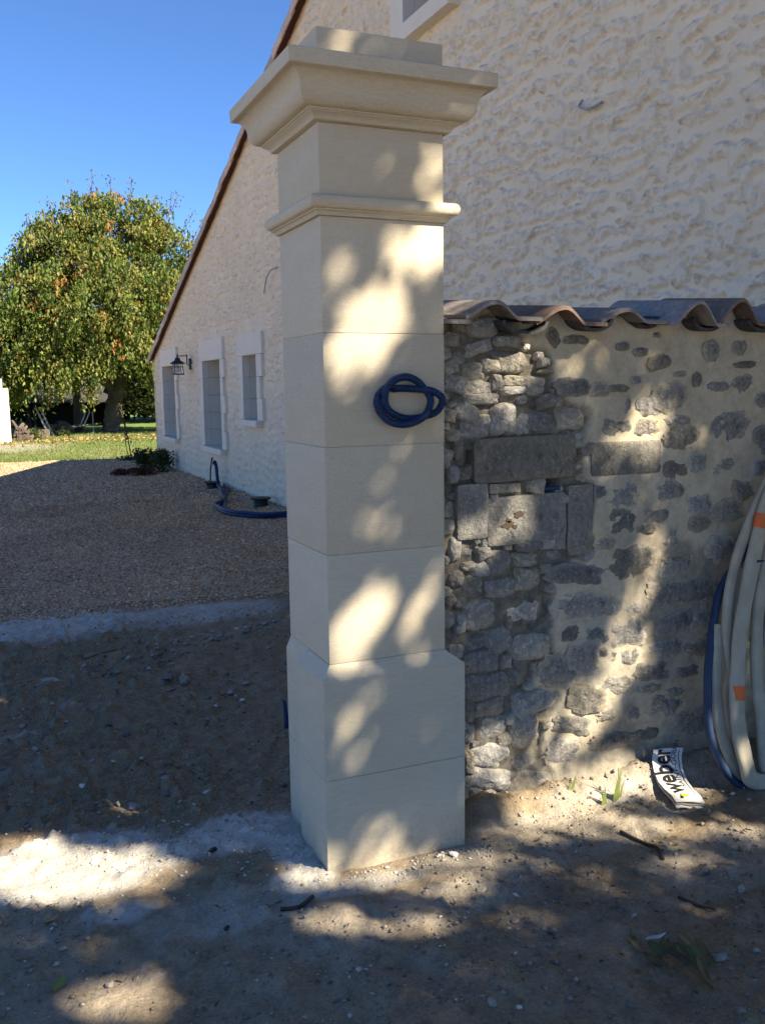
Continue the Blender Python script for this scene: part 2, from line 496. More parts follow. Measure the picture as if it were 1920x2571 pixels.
m = Mat('lantern_glass'); m.color((0.8, 0.82, 0.82)).rough(0.05); m.b.inputs['Transmission Weight'].default_value = 0.9; m.b.inputs['IOR'].default_value = 1.1
M_LGLASS = m.m
M_PANE = plain('window_pane_dark', (0.02, 0.025, 0.03), 0.08, 0.5)
M_FRAME = plain('window_frame_grey', (0.16, 0.17, 0.18), 0.5)
M_TWIG = plain('twig_bark', (0.07, 0.05, 0.035), 0.85)
M_RED = plain('red_leaf', (0.20, 0.02, 0.02), 0.6)
M_SHEDWALL = plain('shed_grey', (0.05, 0.047, 0.044), 0.85, scale=3)
M_SHEDDK = plain('shed_interior_shade', (0.02, 0.02, 0.022), 0.9)  # near-black paint for the shade inside the open shed
M_WHITEWALL = plain('white_wall_render', (0.66, 0.62, 0.57), 0.9, scale=4)
M_LOG = plain('cut_log', (0.13, 0.10, 0.08), 0.9, var=0.4)
M_ALU = plain('trailer_steel', (0.22, 0.23, 0.24), 0.4, 0.5, 0.7)
M_BULB = plain('bulb_glass', (0.6, 0.6, 0.58), 0.2)

# traced tables: gaps in the shade tree crown (in the plane square to the sun), stones of the garden wall, bare rubble outline
GAPS=((0.287,1.404,0.029,-0.013,-0,-0.031,1),(0.307,1.367,0.02,-0.009,0,-0.025,0.8),(0.228,1.373,0.031,-0.013,-0,-0.03,0.9),(0.202,1.348,0.022,-0.01,-0,-0.019,0.7),(0.166,1.319,0.026,-0.012,-0,-0.025,0.8),(0.141,1.283,0.041,-0.018,-0,-0.03,0.95),(0.111,1.255,0.047,-0.022,-0,-0.033,1),(0.079,1.229,0.044,-0.02,-0,-0.028,0.95),(0.057,1.203,0.031,-0.015,-0,-0.025,0.85),(0.056,1.144,0.028,-0.014,-0.001,-0.03,0.5),(0.034,1.453,0.021,-0.009,-0,-0.024,0.65),(0.028,1.427,0.021,-0.009,-0.001,-0.024,0.6),(0.015,1.392,0.012,-0.005,-0,-0.021,0.4),(0.143,1.439,0.019,-0.008,-0,-0.016,0.4),(0.181,1.454,0.012,-0.005,-0,-0.013,0.45),(0.092,1.404,0.012,-0.005,-0,-0.013,0.45),(0.066,1.369,0.016,-0.007,-0,-0.022,0.5),(0.047,1.34,0.016,-0.007,-0,-0.019,0.45),(0.204,1.252,0.016,-0.008,-0,-0.017,0.6),(0.2,1.175,0.02,-0.009,-0,-0.025,0.4),(0.135,1.149,0.016,-0.007,0,-0.014,0.4),(0.261,1.311,0.026,-0.011,-0,-0.014,0.35),(0.136,0.769,0.033,-0.018,-0,-0.038,0.5),(0.122,0.74,0.029,-0.016,-0,-0.017,0.4),(0.173,0.84,0.02,-0.01,0,-0.018,0.25),(0.138,0.928,0.026,-0.013,-0,-0.023,0.3),(0.025,1.004,0.018,-0.01,-0.001,-0.034,0.3),(0.137,0.643,0.02,-0.011,-0,-0.027,0.5),(0.095,0.69,0.01,-0.005,-0.001,-0.023,0.3),(0.117,0.597,0.03,-0.017,-0,-0.027,0.85),(0.077,0.578,0.029,-0.017,-0.001,-0.027,1),(0.041,0.56,0.029,-0.017,-0.001,-0.027,0.9),(0.018,0.543,0.016,-0.009,-0,-0.018,0.7),(0.299,0.597,0.021,-0.011,0,-0.034,0.5),(0.302,0.549,0.021,-0.012,0,-0.031,0.6),(0.282,0.508,0.028,-0.016,0,-0.025,0.75),(0.246,0.488,0.024,-0.014,-0,-0.025,0.7),(0.226,0.457,0.02,-0.012,0,-0.025,0.6),(0.284,0.432,0.021,-0.013,-0,-0.019,0.4),(0.023,0.498,0.026,-0.016,0,-0.012,0.75),(0.098,0.453,0.023,-0.014,0,-0.015,0.55),(0.215,0.422,0.027,-0.016,0,-0.012,0.5),(0.073,0.364,0.024,-0.015,-0.001,-0.037,0.6),(0.024,0.291,0.027,-0.017,-0.001,-0.029,0.6),(0.041,0.321,0.024,-0.015,-0,-0.026,0.4),(0.007,0.43,0.016,-0.01,-0.001,-0.036,0.35),(0.006,0.179,0.024,-0.016,-0.001,-0.048,0.25),(0.21,-0.035,0.038,-0.026,0,-0.024,0.25),(0.082,-0.044,0.024,-0.017,-0,-0.023,0.3),(0.062,1.944,0.037,-0.013,-0,-0.021,0.35),(0.141,1.896,0.034,-0.012,-0,-0.021,0.6),(0.036,1.91,0.057,-0.02,-0,-0.017,0.7),(0.11,1.874,0.025,-0.009,0,-0.014,0.5),(0.308,1.57,0.016,-0.006,-0,-0.023,0.7),(0.305,1.518,0.028,-0.011,-0,-0.023,0.7),(0.286,1.499,0.028,-0.011,0,-0.016,0.5),(0.338,1.458,0.037,-0.015,0,-0.012,0.8),(0.777,1.056,0.038,-0.018,0,-0.037,0.85),(0.718,1.051,0.044,-0.021,0,-0.037,0.5),(0.726,0.993,0.045,-0.021,0,-0.038,0.4),(0.872,0.956,0.047,-0.022,0,-0.032,0.55),(0.933,0.972,0.04,-0.019,0.001,-0.038,0.35),(1.01,0.965,0.032,-0.015,0.001,-0.026,0.45),(1.208,0.826,0.052,-0.024,0.002,-0.053,0.4),(1.19,0.707,0.052,-0.025,0.001,-0.034,0.55),(1.347,0.731,0.036,-0.017,0.002,-0.035,0.3),(1.177,0.654,0.047,-0.023,0.001,-0.038,1),(1.148,0.615,0.06,-0.03,0.001,-0.027,1),(1.06,0.643,0.066,-0.034,0.002,-0.047,0.6),(1.23,0.598,0.044,-0.022,0.001,-0.042,0.7),(1.202,0.546,0.052,-0.027,0.002,-0.042,0.5),(0.958,0.791,0.048,-0.024,0.001,-0.039,0.5),(0.708,0.642,0.045,-0.024,0,-0.052,0.8),(0.669,0.613,0.045,-0.025,0,-0.039,0.65),(0.585,0.619,0.044,-0.024,0,-0.045,0.8),(0.553,0.969,0.028,-0.014,-0,-0.037,0.45),(1.17,0.402,0.035,-0.018,0.002,-0.042,0.6),(1.211,0.275,0.036,-0.02,0.001,-0.043,0.6),(1.131,0.942,0.025,-0.011,0.001,-0.027,0.5),(1.266,0.663,0.053,-0.026,0.001,-0.028,0.4),(1.362,0.556,0.054,-0.027,0.001,-0.028,0.35),(0.884,1.017,0.024,-0.011,0,-0.025,0.3),(0.54,0.83,0.014,-0.007,-0,-0.037,0.3),(0.566,0.608,0.036,-0.02,0,-0.045,0.75),(0.553,0.542,0.036,-0.02,-0,-0.051,0.65),(0.539,0.38,0.029,-0.017,0,-0.026,0.5),(1.208,0.271,0.031,-0.017,0.001,-0.043,0.85),(1.183,0.205,0.04,-0.022,0.002,-0.057,0.9),(1.154,0.16,0.044,-0.025,0.001,-0.043,0.6),(1.126,0.083,0.079,-0.046,0.001,-0.043,0.75),(1.13,-0.006,0.079,-0.047,0.001,-0.044,0.9),(1.07,-0.033,0.052,-0.031,0.001,-0.044,0.75),(1.005,-0.087,0.068,-0.042,0.001,-0.051,0.95),(0.939,-0.108,0.067,-0.042,0.001,-0.05,0.8),(0.874,-0.117,0.049,-0.032,0.001,-0.043,0.8),(0.89,-0.202,0.042,-0.027,0,-0.043,0.7),(1.039,-0.292,0.078,-0.051,0,-0.029,0.5),(0.665,-0.026,0.07,-0.045,0,-0.048,0.85),(0.658,-0.088,0.07,-0.045,0,-0.041,0.8),(0.782,-0.12,0.048,-0.031,0,-0.028,0.55),(0.731,0.196,0.031,-0.019,0,-0.04,0.4),(0.764,0.359,0.07,-0.04,0,-0.034,0.35),(0.63,0.407,0.045,-0.026,0,-0.039,0.25),(1.59,-0.327,0.03,-0.018,0.004,-0.071,0.45),(1.64,-0.297,0.03,-0.018,0.004,-0.071,0.4),(0.83,-0.021,0.04,-0.025,0,-0.028,0.5),(1.162,-0.365,0.054,-0.035,0.001,-0.03,0.5),(0.724,0.295,0.031,-0.018,0,-0.04,0.3),(0.929,0.077,0.05,-0.03,0.001,-0.042,0.25),(1.008,-0.358,0.052,-0.06,-0.094,-0.017,1),(0.844,-0.316,0.05,-0.058,-0.077,-0.016,0.9),(0.763,-0.221,0.046,-0.054,-0.075,-0.018,0.8),(0.702,-0.28,0.049,-0.057,-0.054,-0.012,0.9),(1.064,-0.411,0.026,-0.03,-0.085,-0.014,0.85),(0.97,-0.464,0.025,-0.029,-0.079,-0.012,0.6),(1.077,-0.532,0.034,-0.039,-0.104,-0.013,0.9),(1.104,-0.575,0.025,-0.029,-0.052,-0.006,0.7),(0.686,-0.131,0.025,-0.029,-0.055,-0.015,0.5),(-0.448,0.476,0.125,-0.145,-0.088,-0.063,1),(-0.34,0.381,0.084,-0.097,-0.074,-0.047,0.9),(-0.443,0.603,0.06,-0.07,-0.077,-0.06,0.95),(-0.56,0.472,0.08,-0.093,-0.051,-0.039,0.7),(-0.419,0.269,0.048,-0.055,-0.031,-0.019,0.3),(-0.556,0.36,0.047,-0.054,-0.029,-0.02,0.25),(-0.086,0.032,0.037,-0.042,-0.032,-0.014,0.95),(0.113,-0.129,0.082,-0.096,-0.071,-0.024,0.85),(0.071,-0.213,0.064,-0.074,-0.056,-0.017,0.75),(0.259,-0.249,0.05,-0.058,-0.05,-0.014,0.7),(0.729,-0.302,0.083,-0.097,-0.091,-0.02,1),(0.51,-0.277,0.062,-0.072,-0.058,-0.014,0.6),(0.71,-0.442,0.062,-0.073,-0.079,-0.014,0.75),(0.75,-0.554,0.07,-0.081,-0.071,-0.01,0.8),(0.865,-0.645,0.053,-0.062,-0.066,-0.007,0.65),(-0.137,-0.231,0.045,-0.051,-0.038,-0.013,0.7),(-0.241,-0.096,0.045,-0.052,-0.037,-0.015,0.6),(-0.231,-0.197,0.044,-0.051,-0.027,-0.01,0.5),(0.029,-0.392,0.045,-0.052,-0.031,-0.007,0.4),(-0.021,-0.521,0.043,-0.049,-0.029,-0.005,0.4),(0.553,-0.608,0.049,-0.057,-0.062,-0.008,0.6),(0.324,-0.654,0.038,-0.043,-0.035,-0.004,0.5),(0.897,-0.726,0.035,-0.041,-0.066,-0.005,0.4),(-0.725,0.287,0.043,-0.05,-0.028,-0.02,0.4),(-0.794,0.089,0.047,-0.053,-0.036,-0.024,0.85),(-0.7,0.402,0.03,-0.035,-0.029,-0.023,0.45),(-0.637,0.054,0.042,-0.048,-0.028,-0.016,0.35),(-0.257,-0.356,0.041,-0.047,-0.034,-0.01,0.3),(0.565,1.349,0.075,-0.09,-0.053,-0.041,0.85),(0.678,0.996,0.078,-0.093,-0.042,-0.027,0.75),(0.374,1.222,0.071,-0.084,-0.047,-0.036,0.5),(0.195,0.226,0.055,-0.065,-0.034,-0.015,0.15),(0.372,-0.509,0.056,-0.065,-0.063,-0.011,0.4),(0.303,-0.356,0.049,-0.057,-0.038,-0.008,0.4),(0.087,-0.031,0.051,-0.058,-0.042,-0.016,0.5))
STONES=((0.565,1.725,0.070,0.060,0,'r'),(0.650,1.719,0.118,0.074,0,'r'),(0.627,1.651,0.117,0.047,15,'r'),(0.746,1.672,0.105,0.041,0,'r'),(0.607,1.573,0.098,0.065,0,'r'),(0.678,1.590,0.071,0.048,0,'r'),(0.755,1.604,0.122,0.076,0,'r'),(0.699,1.535,0.048,0.055,0,'r'),(0.771,1.538,0.106,0.042,-5,'r'),(0.772,1.506,0.098,0.031,0,'r'),(0.858,1.519,0.092,0.070,0,'r'),(0.623,1.515,0.119,0.048,0,'r'),(0.635,1.477,0.150,0.041,0,'r'),(0.588,1.434,0.094,0.061,0,'r'),(0.619,1.384,0.134,0.083,0,'r'),(0.728,1.402,0.106,0.105,0,'r'),(0.814,1.382,0.083,0.078,0,'r'),(0.894,1.391,0.110,0.086,0,'r'),(1.014,1.398,0.130,0.094,0,'r'),(0.549,1.311,0.039,0.076,0,'r'),(0.533,1.221,0.047,0.063,0,'r'),(0.815,1.268,0.418,0.154,1,'b'),(1.250,1.250,0.315,0.125,0,'b'),(0.600,1.091,0.120,0.192,0,'b'),(0.729,1.165,0.123,0.034,0,'b'),(0.821,1.051,0.326,0.172,1,'b'),(1.047,1.032,0.107,0.259,0,'b'),(0.919,1.688,0.059,0.042,-45,'m'),(1.013,1.680,0.103,0.028,0,'m'),(1.225,1.658,0.049,0.029,0,'m'),(1.304,1.638,0.056,0.026,0,'m'),(1.376,1.701,0.033,0.018,0,'m'),(1.640,1.641,0.065,0.065,0,'m'),(1.776,1.656,0.072,0.047,0,'m'),(1.805,1.590,0.088,0.022,0,'m'),(1.389,1.599,0.095,0.044,10,'m'),(1.491,1.556,0.048,0.019,0,'m'),(1.288,1.535,0.037,0.026,0,'m'),(1.575,1.534,0.034,0.050,0,'m'),(1.681,1.506,0.081,0.031,0,'m'),(1.798,1.516,0.093,0.066,0,'m'),(0.895,1.567,0.051,0.016,0,'m'),(1.012,1.510,0.122,0.054,0,'m'),(1.130,1.505,0.067,0.048,0,'m'),(1.207,1.506,0.082,0.025,0,'m'),(1.446,1.467,0.135,0.084,20,'m'),(1.352,1.439,0.094,0.061,0,'m'),(1.254,1.446,0.026,0.055,0,'m'),(1.211,1.362,0.114,0.070,0,'m'),(1.340,1.362,0.108,0.060,0,'m'),(1.488,1.377,0.107,0.038,0,'m'),(1.510,1.316,0.147,0.074,0,'m'),(1.724,1.344,0.195,0.119,15,'m'),(1.899,1.311,0.064,0.064,0,'m'),(1.902,1.451,0.053,0.048,0,'m'),(1.476,1.194,0.088,0.059,0,'m'),(1.588,1.220,0.070,0.059,0,'m'),(1.736,1.205,0.124,0.048,20,'m'),(1.820,1.092,0.085,0.070,0,'m'),(1.459,1.113,0.117,0.070,0,'m'),(1.254,1.113,0.140,0.088,0,'m'),(1.394,1.023,0.106,0.062,0,'m'),(1.243,1.011,0.117,0.081,0,'m'),(1.348,0.972,0.077,0.036,0,'m'),(1.466,0.932,0.064,0.063,0,'m'),(1.601,1.049,0.096,0.072,0,'m'),(1.604,0.977,0.086,0.048,0,'m'),(1.746,1.016,0.146,0.085,0,'m'),(1.162,0.936,0.082,0.037,0,'m'),(1.139,1.131,0.054,0.045,0,'m'),(1.304,0.874,0.177,0.070,0,'m'),(1.479,0.847,0.114,0.036,0,'m'),(1.721,0.871,0.125,0.090,0,'m'),(1.906,1.185,0.064,0.057,0,'m'),(1.082,1.290,0.044,0.044,0,'m'),(0.718,0.896,0.116,0.095,0,'r'),(0.835,0.952,0.119,0.056,0,'r'),(0.827,0.901,0.111,0.052,0,'r'),(0.947,0.909,0.079,0.045,0,'r'),(0.832,0.826,0.112,0.085,-10,'r'),(0.718,0.808,0.134,0.080,0,'r'),(0.604,0.820,0.089,0.087,0,'r'),(0.632,0.714,0.148,0.110,0,'r'),(0.820,0.704,0.219,0.139,5,'r'),(0.555,0.694,0.040,0.072,0,'r'),(0.612,0.618,0.099,0.055,5,'r'),(0.719,0.608,0.110,0.093,0,'r'),(0.856,0.576,0.166,0.095,-5,'r'),(0.641,0.547,0.158,0.078,0,'r'),(0.741,0.534,0.038,0.053,0,'r'),(0.797,0.488,0.104,0.118,0,'r'),(0.670,0.449,0.186,0.098,0,'r'),(0.863,0.360,0.204,0.113,5,'r'),(0.670,0.374,0.118,0.068,0,'r'),(0.596,0.370,0.049,0.090,0,'r'),(0.679,0.289,0.145,0.092,0,'r'),(0.829,0.252,0.137,0.121,0,'r'),(0.679,0.181,0.163,0.093,-12,'r'),(0.826,0.139,0.112,0.083,0,'r'),(0.688,0.095,0.164,0.077,-15,'r'),(0.591,0.174,0.038,0.084,0,'r'),(0.888,0.057,0.218,0.072,-12,'r'),(0.764,0.313,0.052,0.046,0,'r'),(0.596,0.287,0.042,0.061,0,'r'),(0.563,0.773,0.049,0.050,0,'r'),(0.540,0.962,0.048,0.092,0,'r'),(0.757,0.671,0.042,0.045,0,'r'),(0.936,0.488,0.044,0.031,0,'r'),(0.782,0.085,0.062,0.047,0,'r'),(1.037,0.829,0.247,0.069,-8,'m'),(1.098,0.704,0.243,0.093,-6,'m'),(1.304,0.848,0.177,0.102,5,'m'),(1.295,0.671,0.106,0.052,0,'m'),(1.364,0.684,0.046,0.041,0,'m'),(1.505,0.822,0.141,0.065,0,'m'),(1.539,0.718,0.268,0.093,0,'m'),(1.498,0.596,0.167,0.070,10,'m'),(1.641,0.592,0.115,0.074,0,'m'),(1.467,0.494,0.142,0.062,0,'m'),(1.605,0.472,0.145,0.076,0,'m'),(0.972,0.468,0.162,0.101,-10,'m'),(1.066,0.502,0.129,0.110,0,'m'),(1.005,0.607,0.078,0.054,0,'m'),(1.128,0.596,0.088,0.047,0,'m'),(1.175,0.567,0.037,0.033,0,'m'),(1.274,0.582,0.150,0.092,0,'m'),(1.267,0.483,0.155,0.072,-5,'m'),(1.162,0.519,0.039,0.033,0,'m'),(1.092,0.344,0.164,0.100,-15,'m'),(1.227,0.380,0.155,0.069,-15,'m'),(1.395,0.409,0.125,0.062,0,'m'),(1.383,0.341,0.120,0.041,0,'m'),(1.201,0.267,0.092,0.040,0,'m'),(1.312,0.254,0.064,0.051,0,'m'),(1.470,0.262,0.174,0.096,-15,'m'),(1.607,0.161,0.174,0.129,0,'m'),(1.030,0.247,0.149,0.056,-15,'m'),(1.204,0.161,0.189,0.058,-3,'m'),(1.384,0.155,0.137,0.050,0,'m'),(0.995,0.149,0.116,0.092,0,'m'),(1.567,0.386,0.099,0.041,0,'m'),(1.509,0.310,0.093,0.041,0,'m'),(1.679,0.671,0.094,0.075,0,'m'),(1.686,0.503,0.063,0.051,0,'m'),(1.145,0.041,0.116,0.049,0,'m'),(1.300,0.020,0.130,0.042,0,'m'),(1.872,0.625,0.088,0.051,0,'m'),(1.934,0.490,0.067,0.078,0,'m'))
RUB=[(0.493,1.763),(0.754,1.761),(0.811,1.666),(0.886,1.631),(0.921,1.568),(0.939,1.497),(0.991,1.446),(1.097,1.407),(1.063,1.335),(1.066,1.172),(1.102,1.152),(1.108,0.891),(0.983,0.872),(0.931,0.861),(0.941,0.732),(0.934,0.626),(0.944,0.517),(0.865,0.505),(0.84,0.416),(0.973,0.365),(0.904,0.259),(0.905,0.124),(0.961,0.01),(0.485,0.041)]

# ------------------------------------------------------------------ ground
def ell(x, y, L):
    out = np.zeros_like(np.asarray(x, float))
    for (cx, cy, rx, ry, s) in L:
        q = ((x - cx) / rx) ** 2 + ((y - cy) / ry) ** 2
        out = np.maximum(out, s * np.exp(-1.1 * q * q))
    return out

def ground_base(x, y):
    x = np.asarray(x, float); y = np.asarray(y, float)
    return -0.14 * sstep(1.0, 17.0, y)

def ground_z(x, y):
    x = np.asarray(x, float); y = np.asarray(y, float)
    near = (1 - sstep(3.5, 4.3, y)) * sstep(-9, -3, y) * sstep(-8, -3, x) * (1 - sstep(3, 6, x))
    z = ground_base(x, y)
    foot = 1 - 0.75 * np.exp(-(np.maximum(np.maximum(-0.03 - x, x - 0.46), np.maximum(-0.03 - y, y - 0.4)).clip(0) / 0.10) ** 2)
    soft = fbm(x * 9, y * 9, octv=3, seed=5) - 0.5
    clod = np.maximum(fbm(x * 26, y * 26, octv=3, seed=9) - 0.5, 0)
    z = z + near * foot * (0.045 * (fbm(x * 2.1, y * 2.1, octv=3, seed=3) - 0.5) + 0.03 * soft + 0.05 * clod * (1 + 1.6 * (1 - sstep(-.2, .3, x)) * sstep(.3, .8, y)))
    wd = np.maximum(np.exp(-((x + .2) / .22) ** 2 - ((y - .3) / .2) ** 2), np.exp(-((x + .05) / .1) ** 2 - ((y - .1) / .2) ** 2))
    z = z + near * wd * (0.012 + 0.05 * np.maximum(fbm(x * 34, y * 34, octv=3, seed=13) - .42, 0))
    z = z + near * 0.055 * np.exp(-((y - 0.14) / 0.09) ** 2) * sstep(0.42, 0.6, x) * (0.5 + fbm(x * 6, y * 3, seed=21))
    z = z + near * 0.05 * np.exp(-((y - 2.75 - 0.25 * (x - 0.4)) / 0.22) ** 2) * sstep(-0.5, 0.3, x)
    return z

xs = np.concatenate([[-600, -200, -80, -40, -20, -12, -8, -5, -3.5, -2.6, -2.1], np.arange(-1.75, 2.32, 0.0155), np.arange(2.4, 4.0, 0.2), [4.5, 5.5, 7, 9, 12, 16, 22, 40, 80, 200, 600]])
ys = np.concatenate([[-400, -120, -50, -25, -14, -9, -6, -4, -2.8, -2.2], np.arange(-1.7, 4.5, 0.0175), np.arange(4.6, 8, 0.25), np.arange(8, 50, 0.5), [52, 56, 62, 70, 85, 110, 160, 260, 500, 900]])
GX, GY = np.meshgrid(xs, ys, indexing='ij')
gx, gy = GX.ravel(), GY.ravel()
DUST = [(-.78, .36, .38, .25, 1), (-.5, .32, .22, .12, .85), (-.66, .02, .16, .08, .62), (-.22, .34, .22, .16, .95), (-.06, .22, .12, .24, 1), (-.1, -.02, .13, .09, .85),
        (.05, -.12, .3, .07, .62), (-.75, 3.7, .95, .5, .72), (.3, 3.6, .9, .4, .55), (-.65, 1.95, .16, .06, .42), (-.88, 1.68, .14, .06, .42), (.8, -.02, .25, .1, .35), (1.15, .05, .2, .08, .5), (-.95, 1.25, .3, .12, .33), (-.35, -.15, .25, .08, .4)]
SAND = [(.75, -.12, .6, .2, .95), (.3, -.3, .4, .13, .75), (1.15, 0, .4, .18, 1), (-.15, -.25, .35, .1, .55), (1.2, -.45, .45, .22, .7), (-.85, 0, .22, .18, .5), (-.8, -.3, .35, .18, .5), (.5, -.6, .5, .2, .45), (1.5, .05, .4, .15, .7), (0, -.35, 3, 1.0, .40), (-.35, -.1, .35, .14, .75), (0, -.35, .5, .15, .55), (.2, -.75, .6, .25, .35)]
lawn = sstep(20.75, 21.05, gy + 0.12 * gx + 0.5 * (vnoise(gx * 0.7, gy * 0.7, seed=31) - 0.5)) 
bare = ell(gx, gy, [(-.6, 27, 2.2, 3.0, 1.0), (3, 33.5, 3, 1.2, .35)])
ground = np_mesh('ground', np.stack([gx, gy, ground_z(gx, gy)], 1), grid_faces(len(xs), len(ys)), M_GROUND, smooth=True,
                 attrs={'dust': ell(gx, gy, DUST), 'sand': np.maximum(np.maximum(ell(gx, gy, SAND), bare * .8), 0.85 * np.maximum(np.maximum(sstep(-2.0, -3.2, gx), sstep(-2.0, -3.2, gy)), sstep(2.6, 3.4, gx) * (gy < 0)) * (gy < 21)), 'lawn': lawn * (1 - 0.8 * bare)})  # unseen ground outside the view made sand-pale to bounce warm light
tag(ground, 'bare dry earth ground with pale stone dust', kind='structure')

# gravel drive: a sheet a little above the ground, with loose pebbles over it
def gravel_edge(x): return 3.95 - 0.12 * (np.asarray(x) + 0.9) + 0.35 * (vnoise(np.asarray(x) * 2.2, np.asarray(x) * 0 + 3.3, seed=41) - 0.5)
def gravel_z(x, y):
    e = np.minimum(np.asarray(y) - gravel_edge(x), 20.9 - 0.12 * np.asarray(x) + 0.25 * (vnoise(np.asarray(x) * 1.3, np.asarray(x) * 0, seed=44) - 0.5) - np.asarray(y))
    w = sstep(0, 0.45, e)
    wall = 0.05 * np.exp(-((np.asarray(x) - 2.62) / 0.25) ** 2) * (0.4 + vnoise(np.asarray(y) * 2.4, np.asarray(x), seed=45))
    return ground_base(x, y) - 0.035 + 0.055 * w + w * (0.02 * (fbm(np.asarray(x) * 1.2, np.asarray(y) * 1.2, octv=3, seed=47) - 0.5) + wall)
gxs = np.concatenate([[-30, -20, -12, -8, -5, -3.5], np.arange(-2.6, 2.66, 0.06)])
gys = np.concatenate([np.arange(3.5, 10, 0.06), np.arange(10, 21.6, 0.12)])
A, B = np.meshgrid(gxs, gys, indexing='ij')
gravel = np_mesh('gravel_drive', np.stack([A.ravel(), B.ravel(), gravel_z(A.ravel(), B.ravel())], 1), grid_faces(len(gxs), len(gys)), M_GRAVEL, smooth=True)
tag(gravel, 'brown pea gravel drive beside the house', kind='structure')

OCT_V = np.array([(1, 0, 0), (0, 1, 0), (-1, 0, 0), (0, -1, 0), (0, 0, 1), (0, 0, -1)], float)
OCT_F = np.array([(0, 1, 4), (1, 2, 4), (2, 3, 4), (3, 0, 4), (1, 0, 5), (2, 1, 5), (3, 2, 5), (0, 3, 5)])
def pebbles(name, X, Y, Z, size, tint, label, sink=0.3):
    n = len(X)
    V = OCT_V[None] * (1 + 0.35 * (RNG.random((n, 6, 1)) - 0.5))
    V = V * (size[:, None, None] * np.stack([np.ones(n), 0.6 + 0.4 * RNG.random(n), 0.4 + 0.3 * RNG.random(n)], 1)[:, None, :])
    a = RNG.random(n) * 6.283; ca, sa = np.cos(a), np.sin(a)
    til = (RNG.random(n) - 0.5) * 0.9
    x = V[:, :, 0] * ca[:, None] - V[:, :, 1] * sa[:, None]; y = V[:, :, 0] * sa[:, None] + V[:, :, 1] * ca[:, None]
    z = V[:, :, 2] + x * til[:, None]
    P = np.stack([x + X[:, None], y + Y[:, None], z + (Z + size * sink)[:, None]], 2).reshape(-1, 3)
    F = (OCT_F[None] + (np.arange(n) * 6)[:, None, None]).reshape(-1, 3)
    o = np_mesh(name, P, F, M_PEBBLE, attrs={'tint': np.repeat(tint, 6, 0)})
    return tag(o, label, kind='stuff')
PAL = np.array([(.30, .20, .13), (.45, .34, .24), (.55, .43, .32), (.36, .25, .165), (.62, .55, .46), (.21, .155, .115), (.48, .35, .24), (.38, .31, .25)]) * np.array([1.3, 1.06, .82])
n = 52000
Y = 3.85 + 7.2 * RNG.random(n) ** 1.25; X = -1.7 + 4.3 * RNG.random(n)
k = (Y > gravel_edge(X) - 0.25 * RNG.random(n) ** 3) & (X < 2.6); X, Y = X[k], Y[k]
pebbles('gravel', X, Y, np.maximum(gravel_z(X, Y), ground_z(X, Y)), 0.006 + 0.009 * RNG.random(len(X)) ** 2 + 0.0006 * (Y - 4), PAL[RNG.integers(0, 8, len(X))] * (0.75 + 0.5 * RNG.random((len(X), 1))) * (.62 + .75 * fbm(X * .9, Y * .9, octv=3, seed=49))[:, None], 'loose brown pea gravel pebbles')
n = 20000
Y = 10.5 + 10 * RNG.random(n); X = -3.2 + 5.8 * RNG.random(n)
pebbles('gravel', X, Y, gravel_z(X, Y), 0.013 + 0.012 * RNG.random(n), PAL[RNG.integers(0, 8, n)] * (0.75 + 0.5 * RNG.random((n, 1))), 'loose brown pea gravel pebbles farther along the drive')
# small rubble and crumbs on the dirt
n = 46000
X = -1.5 + 3.6 * RNG.random(n); Y = -1.4 + 5.0 * RNG.random(n) ** 1.4
dn = ell(X, Y, DUST) + 0.8 * ell(X, Y, SAND)
clump = fbm(X * 3.5, Y * 3.5, octv=3, seed=23)
k = (RNG.random(n) < (0.2 + 0.9 * dn) * sstep(.34, .62, clump) * 1.6) & ~((X > -.04) & (X < .47) & (Y > -.04) & (Y < .42)); X, Y, dn = X[k], Y[k], dn[k]
pale = RNG.random(len(X)) < .22 + .4 * np.minimum(dn, 1)
g = np.where(pale, 0.2 + 0.4 * RNG.random(len(X)) ** 2, .10 + .12 * RNG.random(len(X)) + .14 * np.minimum(dn, 1))[:, None]
pebbles('rubble_crumbs', X, Y, ground_z(X, Y), 0.0018 + 0.0095 * RNG.random(len(X)) ** 5 + .002 * RNG.random(len(X)), g * np.array([[1, .88, .72]]), 'stone crumbs and plaster bits strewn over the dirt', 0.25)

n = 2600      # white plaster crumbs round the pillar foot and on the dust
u = RNG.random(n); t_ = RNG.random(n) * 6.283
X = np.where(u < .45, -.2 + .2 * RNG.normal(size=n), np.where(u < .72, -.75 + .22 * RNG.normal(size=n), RNG.uniform(-.08, .52, n))); Y = np.where(u < .45, .28 + .13 * RNG.normal(size=n), np.where(u < .72, .36 + .13 * RNG.normal(size=n), -.045 - .05 * np.abs(RNG.normal(size=n))))
k = ~((X > -.033) & (X < .46) & (Y > -.032) & (Y < .41)); X, Y = X[k], Y[k]
pebbles('plaster_crumbs', X, Y, ground_z(X, Y), 0.0012 + .008 * RNG.random(len(X)) ** 6, (.34 + .25 * RNG.random((len(X), 1))) * np.array([[1, .95, .86]]), 'white plaster crumbs round the pillar foot', .2)
n = 900       # rubble turned up with the dug earth
t_ = RNG.random(n); a_ = RNG.random(n) < .5
X = np.where(a_, -.6 + 1.6 * t_ + .12 * RNG.normal(size=n), RNG.uniform(-1.3, .9, n)); Y = np.where(a_, 2.4 + .7 * t_ + .12 * RNG.normal(size=n), RNG.uniform(.5, 3.3, n))
k = ~((X > -.06) & (Y < .5)); X, Y = X[k], Y[k]
